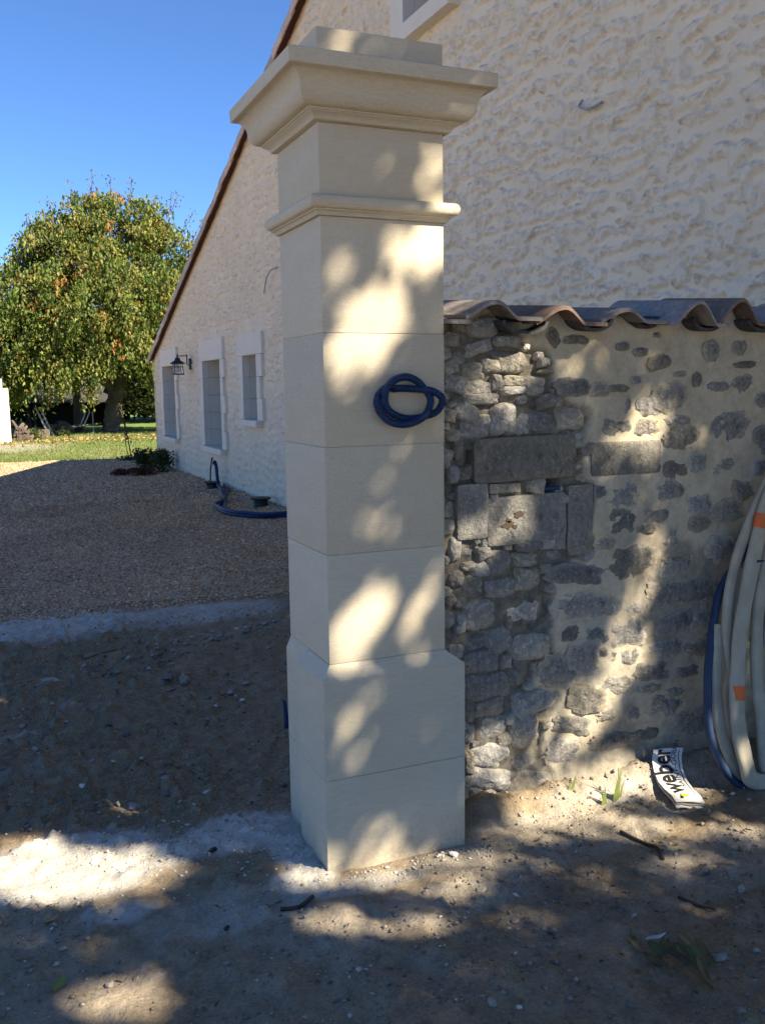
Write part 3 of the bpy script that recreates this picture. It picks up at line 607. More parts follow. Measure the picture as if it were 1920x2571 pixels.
pebbles('rubble', X, Y, ground_z(X, Y), .004 + .022 * RNG.random(len(X)) ** 3, (.13 + .28 * RNG.random((len(X), 1)) ** 1.5) * np.array([[1, .9, .77]]), 'grey stone bits turned up with the dug earth', .25)

# ------------------------------------------------------------------ house
HX = 2.605; YF = 18.1; YN = -0.5; YR = 4.5; ZE = 2.2; SL = 0.333
ZR = ZE + (YF - YR) * SL
def verge_z(y): y = np.asarray(y, float); return np.where(y > YR, ZE + (YF - y) * SL, ZR - (YR - y) * SL)
house = empty('stone_house', (HX, 9, 0), 'cream rendered stone house with long sloping gable and pinkish tiled verge', 'house')
OPEN = [(15.64, 16.91, 0.565, 1.985), (11.90, 13.14, 0.565, 1.985), (9.80, 10.52, 1.08, 1.985), (4.10, 4.92, 4.526, 5.75)]
gy_ = np.concatenate([np.arange(YN, 0.6, 0.06), np.arange(0.6, 5.2, 0.0105), np.arange(5.2, 7.5, 0.016), np.arange(7.5, YF, 0.03), [YF]])
gz_ = np.concatenate([np.arange(-0.4, 1.6, 0.03), np.arange(1.6, 4.9, 0.0115), np.arange(4.9, 6.75, 0.018)])
A, B = np.meshgrid(gy_, gz_, indexing='ij'); a, b = A.ravel(), B.ravel()
wv = 0.06 * (fbm(a * 1.7, b * 1.7, octv=2, seed=51) - 0.5)
rows = 0.5 + 0.5 * np.sin((b + wv * 2) * 2 * math.pi / 0.115 + 2 * vnoise(a * 1.2, b * 1.2, seed=52))
big = fbm(a * 11 + wv * 10, b * 25, octv=3, seed=53, gain=.5)
fine = fbm(a * 38, b * 44, octv=3, seed=57, gain=0.55)
cov = 0.10 * (fbm(a * 1.1, b * 1.1, octv=2, seed=59) - 0.5)
lump = sstep(0.508, 0.55, big * 0.64 + fine * 0.36 + 0.13 * (rows - 0.5) + cov)
lump = lump * (0.35 + 0.9 * fbm(a * 16, b * 22, octv=2, seed=61))
rough = fbm(a * 55, b * 55, octv=2, seed=63) - 0.5
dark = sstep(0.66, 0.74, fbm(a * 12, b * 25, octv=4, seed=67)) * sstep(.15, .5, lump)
calm = np.ones_like(a)
for (y0, y1, z0, z1) in OPEN:
    d = np.maximum(np.maximum(y0 - .26 - a, a - y1 - .26), np.maximum(z0 - .2 - b, b - z1 - .45))
    calm = np.minimum(calm, 0.35 + 0.65 * sstep(0.0, 0.15, d))
calm = np.minimum(calm, 0.3 + 0.7 * sstep(0.02, 0.22, verge_z(a) - b))
disp = calm * (0.028 * lump + 0.011 * rough * (0.3 + lump)) + 0.006 * (fbm(a * 3, b * 3, seed=71) - 0.5) + 0.02 * (fbm(a * .6, b * .6, octv=2, seed=72) - .5)
top = verge_z(a)
bb = np.minimum(b, top - 0.015)
V = np.stack([HX - disp, a, bb], 1)
F = grid_faces(len(gy_), len(gz_))[:, ::-1]
cy_, cz_ = a[F].mean(1), b[F].mean(1)
keep = b[F].min(1) < verge_z(cy_)
for (y0, y1, z0, z1) in OPEN:
    keep &= ~((cy_ > y0 - .02) & (cy_ < y1 + .02) & (cz_ > z0 - .02) & (cz_ < z1 + .02))
F = F[keep]
used = np.zeros(len(V), bool); used[F.ravel()] = True
remap = np.cumsum(used) - 1
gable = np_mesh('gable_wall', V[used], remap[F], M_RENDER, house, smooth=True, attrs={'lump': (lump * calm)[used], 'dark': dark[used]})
# body behind the gable face, side walls
body = MB()
yy = [YN, YR, YF]
def prism(mb, x0, x1, inset):
    y0, y1 = YN + inset, YF - inset
    P = [(y0, -.4), (y1, -.4), (y1, ZE + inset * SL - .03), (YR, ZR - .03), (y0, float(verge_z(YN)) + inset * SL - .03)]
    Vv = [(x0, *q) for q in P] + [(x1, *q) for q in P]; n5 = 5
    mb.add(Vv, [(0, 1, 2, 3, 4)[::-1], (5, 6, 7, 8, 9)] + [(i, (i + 1) % n5, n5 + (i + 1) % n5, n5 + i) for i in range(n5)])
prism(body, 3.06, 11.5, 0.012)
body.box(2.58, 3.05, YF - .03, YF - .001, -.4, ZE - .02)
body.box(2.60, 3.05, YN + .001, YN + .03, -.4, float(verge_z(YN)) - .03)
body.build('side_wall', plain('side_render', (0.62, 0.55, 0.42), 0.92), house)
# roof slabs, verge board, verge tiles
def slope(y): return float(verge_z(y))
for (ya, yb) in ((YF + .12, YR), (YR, YN - .35)):
    za = ZE + (YF - ya) * SL if ya > YR else ZR - (YR - ya) * SL
    zb = ZE + (YF - yb) * SL if yb >= YR and ya > YR else ZR - (YR - yb) * SL
    mb = MB(); t = .07
    mb.add([(2.60, ya, za + .02), (2.60, yb, zb + .02), (11.6, yb, zb + .02), (11.6, ya, za + .02), (2.60, ya, za + .02 + t), (2.60, yb, zb + .02 + t), (11.6, yb, zb + .02 + t), (11.6, ya, za + .02 + t)],
           [(0, 1, 2, 3), (7, 6, 5, 4), (0, 4, 5, 1), (1, 5, 6, 2), (2, 6, 7, 3), (3, 7, 4, 0)])
    mb.build('roof', M_VERGE, house)
    mb = MB(); mb.add([(x, y, z + o) for (y, z) in ((ya, za), (yb, zb)) for x in (2.51, 2.60) for o in (-.012, .010)],
                      [(0, 1, 3, 2), (4, 6, 7, 5), (0, 2, 6, 4), (1, 5, 7, 3), (0, 4, 5, 1), (2, 3, 7, 6)])
    mb.build('verge_board', M_WOOD_DK, house)
def verge_tile_mesh():
    V = []; ns = 11; L = .44
    for j, (yy_, rr) in enumerate(((0, .088), (L, .104))):
        for o in (0, -.014):
            for k_ in range(ns):
                t_ = math.pi * k_ / (ns - 1)
                V.append(((rr + o) * math.cos(t_) * 1.05, yy_, (rr + o) * math.sin(t_) * 1.0 - (.03 if k_ == 0 else .085 if k_ == ns - 1 else .02 if k_ == ns - 2 else 0)))
    F = []
    idx = lambda j, o, k_: (j * 2 + o) * ns + k_
    for k_ in range(ns - 1):
        F.append((idx(0, 0, k_), idx(0, 0, k_ + 1), idx(1, 0, k_ + 1), idx(1, 0, k_)))
        F.append((idx(0, 1, k_ + 1), idx(0, 1, k_), idx(1, 1, k_), idx(1, 1, k_ + 1)))
        F.append((idx(1, 0, k_), idx(1, 0, k_ + 1), idx(1, 1, k_ + 1), idx(1, 1, k_)))
        F.append((idx(0, 0, k_ + 1), idx(0, 0, k_), idx(0, 1, k_), idx(0, 1, k_ + 1)))
    for e in (0, ns - 1):
        F.append((idx(0, 0, e), idx(1, 0, e), idx(1, 1, e), idx(0, 1, e)))
    me = bpy.data.meshes.new('verge_tile'); me.from_pydata(V, [], F); me.update(); me.materials.append(M_VERGE)
    me.polygons.foreach_set('use_smooth', np.ones(len(me.polygons), bool)); me.set_sharp_from_angle(angle=R(40))
    return me
vt = verge_tile_mesh()
ang = math.atan(SL); step = .37 * math.cos(ang); y = YF + .14 - .43; first = True
while y > YR - .1:
    o = bpy.data.objects.new('verge_tile', vt); COL.objects.link(o)
    o.location = (2.578 + random.uniform(-.006, .006), y, float(ZE + (YF - y) * SL) + .012 + random.uniform(-.004, .004))
    o.rotation_euler = (-ang - .035, 0, random.uniform(-.012, .012))
    put(o, house); y -= step
mb = MB(); mb.tube([(HX - .03, 8.75, 3.02), (HX - .08, 8.86, 3.0), (HX - .1, 9.0, 2.92), (HX - .09, 9.17, 2.75)], .009, 6); mb.build('cable_end', M_WHITEPVC, house, 50)
mb = MB(); mb.tube(catmull([(HX, 2.40, 3.265), (HX - .05, 2.365, 3.215), (HX - .06, 2.28, 3.175), (HX - .05, 2.20, 3.172), (HX, 2.18, 3.205)], 4), .008, 6); mb.build('cable_loop', M_WHITEPVC, house, 50)

# windows: surround stones stand 5 cm proud of the render
def window(y0, y1, z0, z1, tag_l, sill_h=.09, courses=5, lint=.34, near=.2, far=.2):
    w = MB()
    xf, xb = HX - .052, HX + .34
    # reveal: two jambs, head, inner sill board
    h_ = (z1 - z0 + .04) / courses
    for yy0, yy1 in ((y1, y1 + .03), (y0 - .03, y0)):
        for i in range(courses): w.box(HX + .0615, xb, yy0, yy1, z0 - .02 + i * h_, z0 - .02 + (i + 1) * h_ - .004, .002)
    w.box(xf + .06, xb, y0 - .03, y1 + .03, z1, z1 + .03); w.box(xf + .06, xb, y0 - .03, y1 + .03, z0 - .03, z0 - .002)
    root = w.build('window', M_WSTONE, house)
    tag(root, tag_l)
    def blk(name, ya, yb, za, zb, xx=xf, back=HX + .06):
        m_ = MB(); m_.box(xx, back, ya, yb, za, zb, .005); return m_.build(name, M_WSTONE, root)
    blk('lintel', y0 - near, y1 + far, z1 + .002, z1 + lint)
    blk('sill', y0 - .12, y1 + .12, z0 - sill_h, z0, HX - .11)
    h = (z1 - z0) / courses
    for i in range(courses):
        e = .26 if i % 2 == 0 else .17
        za, zb = z0 + i * h + .0015, z0 + (i + 1) * h - .0015
        if i == 0: za = z0 + .002
        blk('quoin', y0 - e, y0, za, zb); blk('quoin', y1, y1 + e, za, zb)
    f = MB(); t = .05
    f.box(xb, xb + .05, y0, y1, z0, z0 + t); f.box(xb, xb + .05, y0, y1, z1 - t, z1)
    for yy0 in (y0, (y0 + y1) / 2 - t / 2, y1 - t): f.box(xb + .002, xb + .048, yy0, yy0 + t, z0 + t, z1 - t)
    f.build('frame', M_FRAME, root)
    p = MB(); p.box(xb + .02, xb + .026, y0 + .01, y1 - .01, z0 + .01, z1 - .01); p.build('pane', M_PANE, root)
window(*OPEN[0], 'stone framed window farthest along the gable, next to the lantern', far=.19, near=.24)
window(*OPEN[1], 'large stone framed window in the middle of the gable', far=.22, near=.19)
window(*OPEN[2], 'short stone framed window nearest the gate pillar', courses=3, far=.3, near=.29, lint=.3)
window(*OPEN[3], 'upper stone framed window high in the gable', courses=4, sill_h=.135, near=.14, far=.2)
# the projecting upper sill of the photo is flush with its surround: fine

# lantern
lan = empty('wall_lantern', (HX - .05, 14.15, 2.0), 'black iron wall lantern with clear glass hanging between two gable windows', 'lantern')
yl = 14.18; xl = HX - .26
mb = MB(); mb.box(HX - .055, HX - .02, yl - .05, yl + .05, 1.87, 2.07, .008); mb.build('wall_plate', M_IRON, lan)
mb = MB(); mb.tube([(HX - .05, yl, 1.95), (HX - .09, yl, 1.96), (HX - .09, yl, 2.14)], .011, 6); mb.tube([(HX - .09, yl, 2.115), (xl, yl, 2.115)], .009, 6); mb.tube([(xl, yl, 2.15), (xl, yl, 2.05)], .012, 6); mb.build('arm', M_IRON, lan)
mb = MB(); mb.lathe([(.02, 2.09), (.045, 2.075), (.05, 2.04), (.065, 2.03), (.135, 1.985), (.14, 1.975), (.085, 1.975)], xl, yl, 16); mb.build('lantern_roof', M_IRON, lan, 40)
mb = MB()
for sx in (-1, 1):
    for sy in (-1, 1): mb.tube([(xl + sx * .07, yl + sy * .07, 1.975), (xl + sx * .088, yl + sy * .088, 1.785)], .009, 5)
    mb.tube([(xl + sx * .076, yl - .076, 1.92), (xl + sx * .076, yl + .076, 1.92)], .006, 5)
    mb.tube([(xl - .076, yl + sx * .076, 1.92), (xl + .076, yl + sx * .076, 1.92)], .006, 5)
for sx in (-1, 1):
    mb.tube([(xl + sx * .088, yl - .088, 1.79), (xl + sx * .088, yl + .088, 1.79)], .010, 5); mb.tube([(xl - .088, yl + sx * .088, 1.79), (xl + .088, yl + sx * .088, 1.79)], .010, 5)
mb.build('lantern_frame', M_IRON, lan)
for dx, dy in ((1, 0), (-1, 0), (0, 1), (0, -1)):
    mb = MB(); p = []
    for z_, r_ in ((1.972, .068), (1.795, .085)):
        for s_ in (-1, 1): p.append((xl + dx * r_ + (s_ * r_ if dx == 0 else 0), yl + dy * r_ + (s_ * r_ if dy == 0 else 0), z_))
    mb.add(p, [(0, 1, 3, 2)]); mb.build('pane', M_LGLASS, lan)
mb = MB(); mb.lathe([(.015, 1.975), (.018, 1.93), (.035, 1.89), (.038, 1.86), (.02, 1.83), (.005, 1.825)], xl, yl, 12); mb.build('bulb', M_BULB, lan, 40)

# ------------------------------------------------------------------ gate pillar
pil = empty('gate_pillar', (.2, .2, 0), 'tall new cream limestone gate pillar with moulded cap and chamfered plinth', 'pillar')
W_, D_ = .40, .393
def block(name, x0, x1, y0, y1, z0, z1, bev=.0022):
    mb = MB(); mb.box(x0, x1, y0, y1, z0, z1, bev); return mb.build(name, M_PILLAR, pil, 35)
g_ = .0007
zj = [.6734, 1.0167, 1.3456, 1.6836, 2.0175]
for a_, b_ in zip(zj[:-1], zj[1:]): 
    jx, jy = random.uniform(-.0012, .0012), random.uniform(-.0012, .0012)
    block('shaft_block', jx, W_ + jx, jy, D_, a_ + g_, b_ - g_)
block('frieze_block', 0, W_, 0, D_, 2.0769 + g_, 2.2774 - g_)
block('top_block', 0, W_, 0, D_, 2.4313 - .002, 2.535, .003)
mb = MB(); mb.box(.004, W_ - .004, .004, D_ - .004, -.05, 2.44); mb.build('joint_mortar', M_JOINT, pil)
def sweep(name, prof, x0, x1, y0, y1):
    V = []; F = []; n_ = len(prof)
    for (o, z) in prof: V += [(x0 - o, y0 - o, z), (x1 + o, y0 - o, z), (x1 + o, y1 + o, z), (x0 - o, y1 + o, z)]
    for i in range(n_ - 1):
        for k_ in range(4): l_ = (k_ + 1) % 4; F.append((i * 4 + k_, i * 4 + l_, (i + 1) * 4 + l_, (i + 1) * 4 + k_))
    F.append((3, 2, 1, 0)); F.append(tuple((n_ - 1) * 4 + k_ for k_ in range(4)))
    mb = MB(); mb.add(V, F); return mb.build(name, M_PILLAR, pil, 28)
zc, hc, oc = 2.2774, .1172, .121
def pc(*q): return [(o * oc, zc + z * hc) for o, z in q]
cove = pc((0, .0), (.13, .012), (.15, .03), (.16, .06), (.19, .10), (.235, .14), (.29, .165), (.30, .17), (.30, .195), (.335, .20), (.34, .235))
cove += pc(*[(.34 + .29 * math.sin(t_), .235 + .30 * (1 - math.cos(t_))) for t_ in np.linspace(.15, math.pi / 2, 8)])
cove += pc(*[(.98 - .35 * math.cos(t_), .56 + .40 * math.sin(t_)) for t_ in np.linspace(.12, math.pi / 2 - .02, 9)])
cove += pc((.985, .965), (1, .99)) + [(oc, 2.3946 + .001), (oc + .001, 2.4285), (oc - .002, 2.4313)]
sweep('cap_moulding', cove, 0, W_, 0, D_)
ring = [(0, 2.0178), (.010, 2.0182), (.012, 2.0215), (.015, 2.027), (.019, 2.0305), (.021, 2.031), (.021, 2.0345), (.024, 2.0352)]
ring += [(.024 + .015 * math.sin(t_), 2.0545 - .019 * math.cos(t_)) for t_ in np.linspace(.1, math.pi * .86, 11)] + [(.022, 2.0735), (0, 2.0769)]
sweep('ring_moulding', ring, 0, W_, 0, D_)
def plinth(name, lo, hi, rows):
    """rows: list of (polygon points, z)"""
    n_ = len(rows[0][0]); V = []; F = []
    for P, z in rows: V += [(x, y, z) for x, y in P]
    for i in range(len(rows) - 1):
        for k_ in range(n_): l_ = (k_ + 1) % n_; F.append((i * n_ + k_, i * n_ + l_, (i + 1) * n_ + l_, (i + 1) * n_ + k_))
    F.append(tuple(range(n_))[::-1]); F.append(tuple((len(rows) - 1) * n_ + k_ for k_ in range(n_)))
    mb = MB(); mb.add(V, F); o = mb.build(name, M_PILLAR, pil)
    bv = o.modifiers.new('bevel', 'BEVEL'); bv.width = .0025; bv.segments = 2; bv.limit_method = 'ANGLE'; bv.angle_limit = R(20)
    return o
outer = [(-.032, -.031), (.457, -.031), (.457, .405), (-.012, .405), (-.012, .226), (-.032, .226)]
inner = [(0, 0), (.40, 0), (.40, .393), (.002, .393), (.002, .207), (0, .207)]
plinth('plinth_block', 0, 0, [(outer, -.12), (outer, .311 - g_)])
plinth('plinth_block', 0, 0, [(outer, .311 + g_), (outer, .6278), (inner, .6734 - g_)])
# ------------------------------------------------------------------ garden wall of rubble and lime mortar
YW = 0.18
wall = empty('stone_wall', (1.5, .35, 0), 'old rubble stone wall with cream mortar and clay tile coping beside the pillar', 'wall')
CREST = [(.36, 0), (.633, -.002), (.905, 0), (1.177, -.012), (1.467, .028), (1.70, .034), (1.965, .02), (2.235, .02), (2.51, .02)]
def tile_top(x):
    x = np.asarray(x, float); z = np.full_like(x, 1.742)
    for (cx, dz) in CREST:
        d = np.where(x < cx, (cx - x) / .118, (x - cx) / .078)
        z = z + np.where(d < 1, (.053 + dz) * np.cos(np.clip(d, 0, 1) * math.pi / 2).clip(0) ** 1.3, 0)
    return z
def in_poly(px, pz, P):
    ins = np.zeros(px.shape, bool); n = len(P)
    for i in range(n):
        x0, z0 = P[i]; x1, z1 = P[(i + 1) % n]
        c = ((z0 > pz) != (z1 > pz)) & (px < (x1 - x0) * (pz - z0) / (z1 - z0 + 1e-12) + x0)
        ins ^= c
    return ins
wx = np.concatenate([np.arange(.415, 2.02, .0085), np.arange(2.02, 2.62, .03)])
wz = np.concatenate([np.arange(-.25, 1.70, .0085), np.linspace(1.70, 1.85, 9)])
A, B = np.meshgrid(wx, wz, indexing='ij'); a, b = A.ravel(), B.ravel()
jit = 0.05 * (fbm(a * 9, b * 9, octv=3, seed=81) - 0.5)
rub = np.zeros_like(a)
for s_ in ((0, 0), (.012, 0), (-.012, 0), (0, .012), (0, -.012)):
    rub += in_poly(a + jit + s_[0], b + 1.6 * jit + s_[1], RUB) / 5.0
edge_strip = 1 - sstep(.465, .51, a + jit)
rub = np.maximum(rub, edge_strip)
dep = 0.020 * rub + 0.010 * (fbm(a * 16, b * 16, octv=4, seed=83) - .5) * (1 + 2.2 * rub) + 0.018 * (fbm(a * 4, b * 4, octv=2, seed=85) - .5) - .012 * edge_strip
for (x0, x1, z0, z1, d) in ((.862, .974, 1.140, 1.180, .14), (.586, .606, 1.215, 1.305, .07)):
    dep = dep + d * ((a > x0) & (a < x1) & (b > z0) & (b < z1))
dep = dep - .05 * sstep(.16, -.02, b) * (0.4 + fbm(a * 7, b * 7, octv=3, seed=87)) * sstep(.55, .9, a)
grime = sstep(.5, .68, fbm(a * 2.6 + 3, b * 2.6, octv=4, seed=89)) * sstep(1.1, 1.5, a + (.3 - .25 * b)) * .6
grime = np.maximum(grime, .55 * sstep(.45, .7, fbm(a * 5, b * 5, octv=4, seed=90)) * (1 - sstep(.05, .35, b)))
grime = grime * (1 - rub)
rust = edge_strip * sstep(.35, .6, fbm(a * 10, b * 5, octv=3, seed=91)) * .9 + .5 * sstep(.6, .75, fbm(a * 3.3, b * 3.3, octv=3, seed=92)) * (a > 1.7) * (b < 1)
bz = np.minimum(b, tile_top(a) - .004)
mort = np_mesh('mortar', np.stack([a, YW + dep, bz], 1), grid_faces(len(wx), len(wz)), M_MORTAR, wall, smooth=True,
               attrs={'raw': rub * (1 - .55 * edge_strip), 'grime': grime, 'rust': np.clip(rust, 0, 1)})
mb = MB(); mb.box(.425, 2.6, YW + .30, .56, -.25, 1.70); mb.box(.43, 2.6, YW + .09, YW + .299, 1.2, 1.72); mb.box(.43, .86, YW + .09, YW + .299, -.25, 1.199); mb.box(.98, 2.6, YW + .09, YW + .299, -.25, 1.199); mb.build('wall_core', M_MORTAR, wall)

def wall_stone(cx, cz, w, h, rot, kind):
    small = max(w, h) < .05
    nseg = 20 if small else 40 if kind != 'b' else 48
    e = {'r': random.uniform(3.0, 7.0), 'm': random.uniform(2.2, 4.5), 'b': 22}[kind]
    rings = [0, .4, .7, .9, 1.0] if small else [0, .16, .32, .48, .62, .75, .86, .94, 1.0]
    w, h = (w * 1.04, h * 1.06) if kind == 'r' else (w * 1.2, h * 1.2) if kind == 'm' else (w, h)
    p = {'r': .004 + random.uniform(-.012, .013), 'm': .011 + random.uniform(-.003, .005), 'b': .012}[kind]
    back = {'r': .075, 'm': .02, 'b': .05}[kind]
    seed = random.randint(0, 9999); ca, sa = math.cos(R(rot)), math.sin(R(rot))
    amp = {'r': .26, 'm': .27, 'b': .012}[kind]
    fa = {'r': .008, 'm': .010, 'b': .003}[kind]
    t = np.arange(nseg) * 2 * math.pi / nseg + .0001
    ct, st_ = np.cos(t), np.sin(t)
    rr = (np.abs(ct) ** e + np.abs(st_) ** e) ** (-1 / e)
    rr = rr * (1 + amp * (fbm(ct * 1.2 + seed, st_ * 1.2, octv=2, seed=seed) - .5) * 2 + (.16 if kind == 'm' else .09 if kind == 'r' else 0) * (fbm(ct * 5 + seed, st_ * 5, octv=2, seed=seed + 3) - .5) * 2)
    planes = [(random.uniform(0, 6.283), random.uniform(.25, .8), random.uniform(-.05, .35)) for _ in range(7)]
    V = []; E = []
    pw = {'r': 12, 'm': 2.2, 'b': 9}[kind]; drop = {'r': .022, 'm': .011, 'b': .006}[kind]
    for q in rings + ['deep']:
        k_ = 1.0 if q == 'deep' else q
        nn_ = 1 if q == 0 else nseg
        lx = (rr * ct * w / 2 * k_)[:nn_]; lz = (rr * st_ * h / 2 * k_)[:nn_]
        x = cx + lx * ca - lz * sa; z = cz + lx * sa + lz * ca
        if q == 'deep': y = np.full(nn_, YW + back); ed = np.full(nn_, .6)
        else:
            u_, v_ = lx / w * 2, lz / h * 2
            cut = np.zeros(nn_)
            if kind == 'r':
                for (an, sl, of) in planes: cut = np.maximum(cut, sl * (u_ * math.cos(an) + v_ * math.sin(an) - of))
            y = YW - p + drop * k_ ** pw + cut * min(w, h) * .36 - fa * (fbm(x * 38, z * 38, octv=4, seed=seed, gain=.6) - .5) * 2.2
            ed = np.full(nn_, .75 * max(0, (q - .8) / .2) if kind == 'r' else max(0, (q - .62) / .38)) * (.1 + 1.3 * fbm(x * 34, z * 34, octv=3, seed=seed + 1))
            if kind == 'b': ed = ed * .4
        V += list(zip(x, y, z)); E += list(np.clip(ed, 0, 1))
    F3 = [(0, 1 + (k_ + 1) % nseg, 1 + k_) for k_ in range(nseg)]; F4 = []
    for i in range(len(rings) - 1):
        for k_ in range(nseg):
            l_ = (k_ + 1) % nseg; o0, o1 = 1 + i * nseg, 1 + (i + 1) * nseg
            F4.append((o0 + k_, o0 + l_, o1 + l_, o1 + k_))
    m_ = {'r': M_RUBBLE, 'm': M_FLUSH, 'b': M_BLOCK}[kind]
    V = np.array(V) - np.array([cx, YW, cz])
    return np_mesh('stone' if kind != 'b' else 'dressed_block', V, [np.array(F3), np.array(F4)], m_, wall, smooth=(22 if kind == 'r' else 45), attrs={'edge': E}, loc=Vector((cx, YW, cz)))
for s_ in STONES: wall_stone(*s_)
# small pinning stones packed between the rubble
cnt = 0; placed = [(s_[0], s_[1], s_[2] * .5, s_[3] * .5) for s_ in STONES]
for _ in range(4000):
    x, z = random.uniform(.47, 1.1), random.uniform(.02, 1.70)
    if not in_poly(np.array([x]), np.array([z]), RUB)[0]: continue
    r_ = random.uniform(.014, .034)
    if all(((x - px) / (pw + r_ * .75)) ** 2 + ((z - pz) / (ph + r_ * .75)) ** 2 > 1 for px, pz, pw, ph in placed):
        wall_stone(x, z, 2 * r_ * random.uniform(1, 1.6), 2 * r_, random.uniform(-25, 25), 'r'); placed.append((x, z, r_, r_)); cnt += 1
    if cnt > 70: break
mb = MB(); mb.tube([(.885, YW + .03, 1.152), (.905, YW + .005, 1.153), (.962, YW + .012, 1.153), (.97, YW + .06, 1.15)], .008, 8); o = mb.build('conduit_end', M_BLUE2, wall, 50)

for (qx, qz, qr) in ((.737, 1.036, .022), (.779, 1.07, .017), (.742, 1.052, .012), (.766, 1.028, .012)):
    P = [(qx + qr * (.5 + .9 * random.random()) * math.cos(k_ * .524), YW - .0142, qz + qr * (.35 + .7 * random.random()) * math.sin(k_ * .524)) for k_ in range(12)]
    mb = MB(); mb.add(P + [(x, y + .006, z) for x, y, z in P], [tuple(range(12))] + [(k_, (k_ + 1) % 12, 12 + (k_ + 1) % 12, 12 + k_) for k_ in range(12)]); mb.build('chipped_spot', M_TWIG, wall)
# coping: wave tiles sloping up from the front, old channel tiles showing below
slope_t = math.tan(R(5)); Y0 = .085; LT = .42
for i, (cx, dz) in enumerate(CREST[:-1]):
    nx = CREST[i + 1][0]
    x0 = cx - .118 if i else .415; x1 = nx - .100
    if x1 <= .43: continue
    u = np.linspace(max(x0, .413), x1, 26); zt = tile_top(np.clip(u, x0, x1)); zt = np.where((u - cx > .078) & (u > nx - .118), 1.742, zt)
    dz_ = (.006 if i % 2 else -.005) + random.uniform(-.003, .003); dy = random.uniform(-.028, .02) + (-.012 if i in (1, 2, 4) else 0); rz = random.uniform(-.03, .03)
    V = []; th = .011
    for j, yy_ in enumerate((Y0 + dy, Y0 + dy + .004, Y0 + LT * .5, Y0 + LT)):
        for o_ in (0, -th):
            for uu, zz in zip(u, zt):
                V.append((uu + (yy_ - Y0) * rz, yy_, zz + (yy_ - Y0) * slope_t + o_ + dz_ + (-.003 if j == 0 else 0)))
    n_ = len(u); F = []; idx = lambda j, o_, k_: (j * 2 + o_) * n_ + k_
    for j in range(3):
        for k_ in range(n_ - 1):
            F.append((idx(j, 0, k_), idx(j, 0, k_ + 1), idx(j + 1, 0, k_ + 1), idx(j + 1, 0, k_))); F.append((idx(j, 1, k_ + 1), idx(j, 1, k_), idx(j + 1, 1, k_), idx(j + 1, 1, k_ + 1)))
        F.append((idx(j, 0, 0), idx(j + 1, 0, 0), idx(j + 1, 1, 0), idx(j, 1, 0))); F.append((idx(j, 0, n_ - 1), idx(j, 1, n_ - 1), idx(j + 1, 1, n_ - 1), idx(j + 1, 0, n_ - 1)))
    for k_ in range(n_ - 1): F.append((idx(0, 0, k_ + 1), idx(0, 0, k_), idx(0, 1, k_), idx(0, 1, k_ + 1)))
    mb = MB(); mb.add(V, F); mb.build('roof_tile', M_TILE, wall, 40)
for cx, w_, zb, dy in ((.765, .092, 1.703, .02), (1.045, .080, 1.716, .02), (1.31, .07, 1.728, .07), (1.562, .072, 1.722, .03), (1.832, .085, 1.722, .02), (2.1, .08, 1.72, .02), (2.37, .08, 1.72, .02)):
    V = []; n_ = 15
    for yy_ in (Y0 + dy, Y0 + dy + .006, .42):
        for o_ in (0, .013):
            for k_ in range(n_):
                t_ = math.pi + math.pi * k_ / (n_ - 1)
                V.append((cx + (w_ - o_) * math.cos(t_), yy_, zb + .044 + (.046 - o_) * math.sin(t_) + (yy_ - Y0) * slope_t - .012))
    F = []; idx = lambda j, o_, k_: (j * 2 + o_) * n_ + k_
    for j in range(2):
        for k_ in range(n_ - 1):
            F.append((idx(j, 0, k_), idx(j, 0, k_ + 1), idx(j + 1, 0, k_ + 1), idx(j + 1, 0, k_))); F.append((idx(j, 1, k_ + 1), idx(j, 1, k_), idx(j + 1, 1, k_), idx(j + 1, 1, k_ + 1)))
        for e in (0, n_ - 1): F.append((idx(j, 0, e), idx(j + 1, 0, e), idx(j + 1, 1, e), idx(j, 1, e)))
    for k_ in range(n_ - 1): F.append((idx(0, 0, k_), idx(0, 1, k_), idx(0, 1, k_ + 1), idx(0, 0, k_ + 1)))
    mb = MB(); mb.add(V, F); mb.build('channel_tile', M_OLDCHAN, wall, 40)

# ------------------------------------------------------------------ hoses on and by the wall
def corrugated(name, pts, r, mat, parent=None, pitch=.006, seg=10, amp=.12, n=60):
    P = catmull(pts, n)
    d = [0.0]
    for p, q in zip(P[:-1], P[1:]): d.append(d[-1] + (q - p).length)
    m_ = int(d[-1] / (pitch / 4)); Q = []; j = 0
    for i in range(m_ + 1):
        s_ = d[-1] * i / m_
        while j < len(d) - 2 and d[j + 1] < s_: j += 1
        Q.append(P[j].lerp(P[j + 1], (s_ - d[j]) / max(1e-9, d[j + 1] - d[j])))
    rads = [r * (1 + amp * math.cos(2 * math.pi * i / 4)) for i in range(len(Q))]
    mb = MB(); mb.tube(Q, rads, seg); return mb.build(name, mat, parent, True)
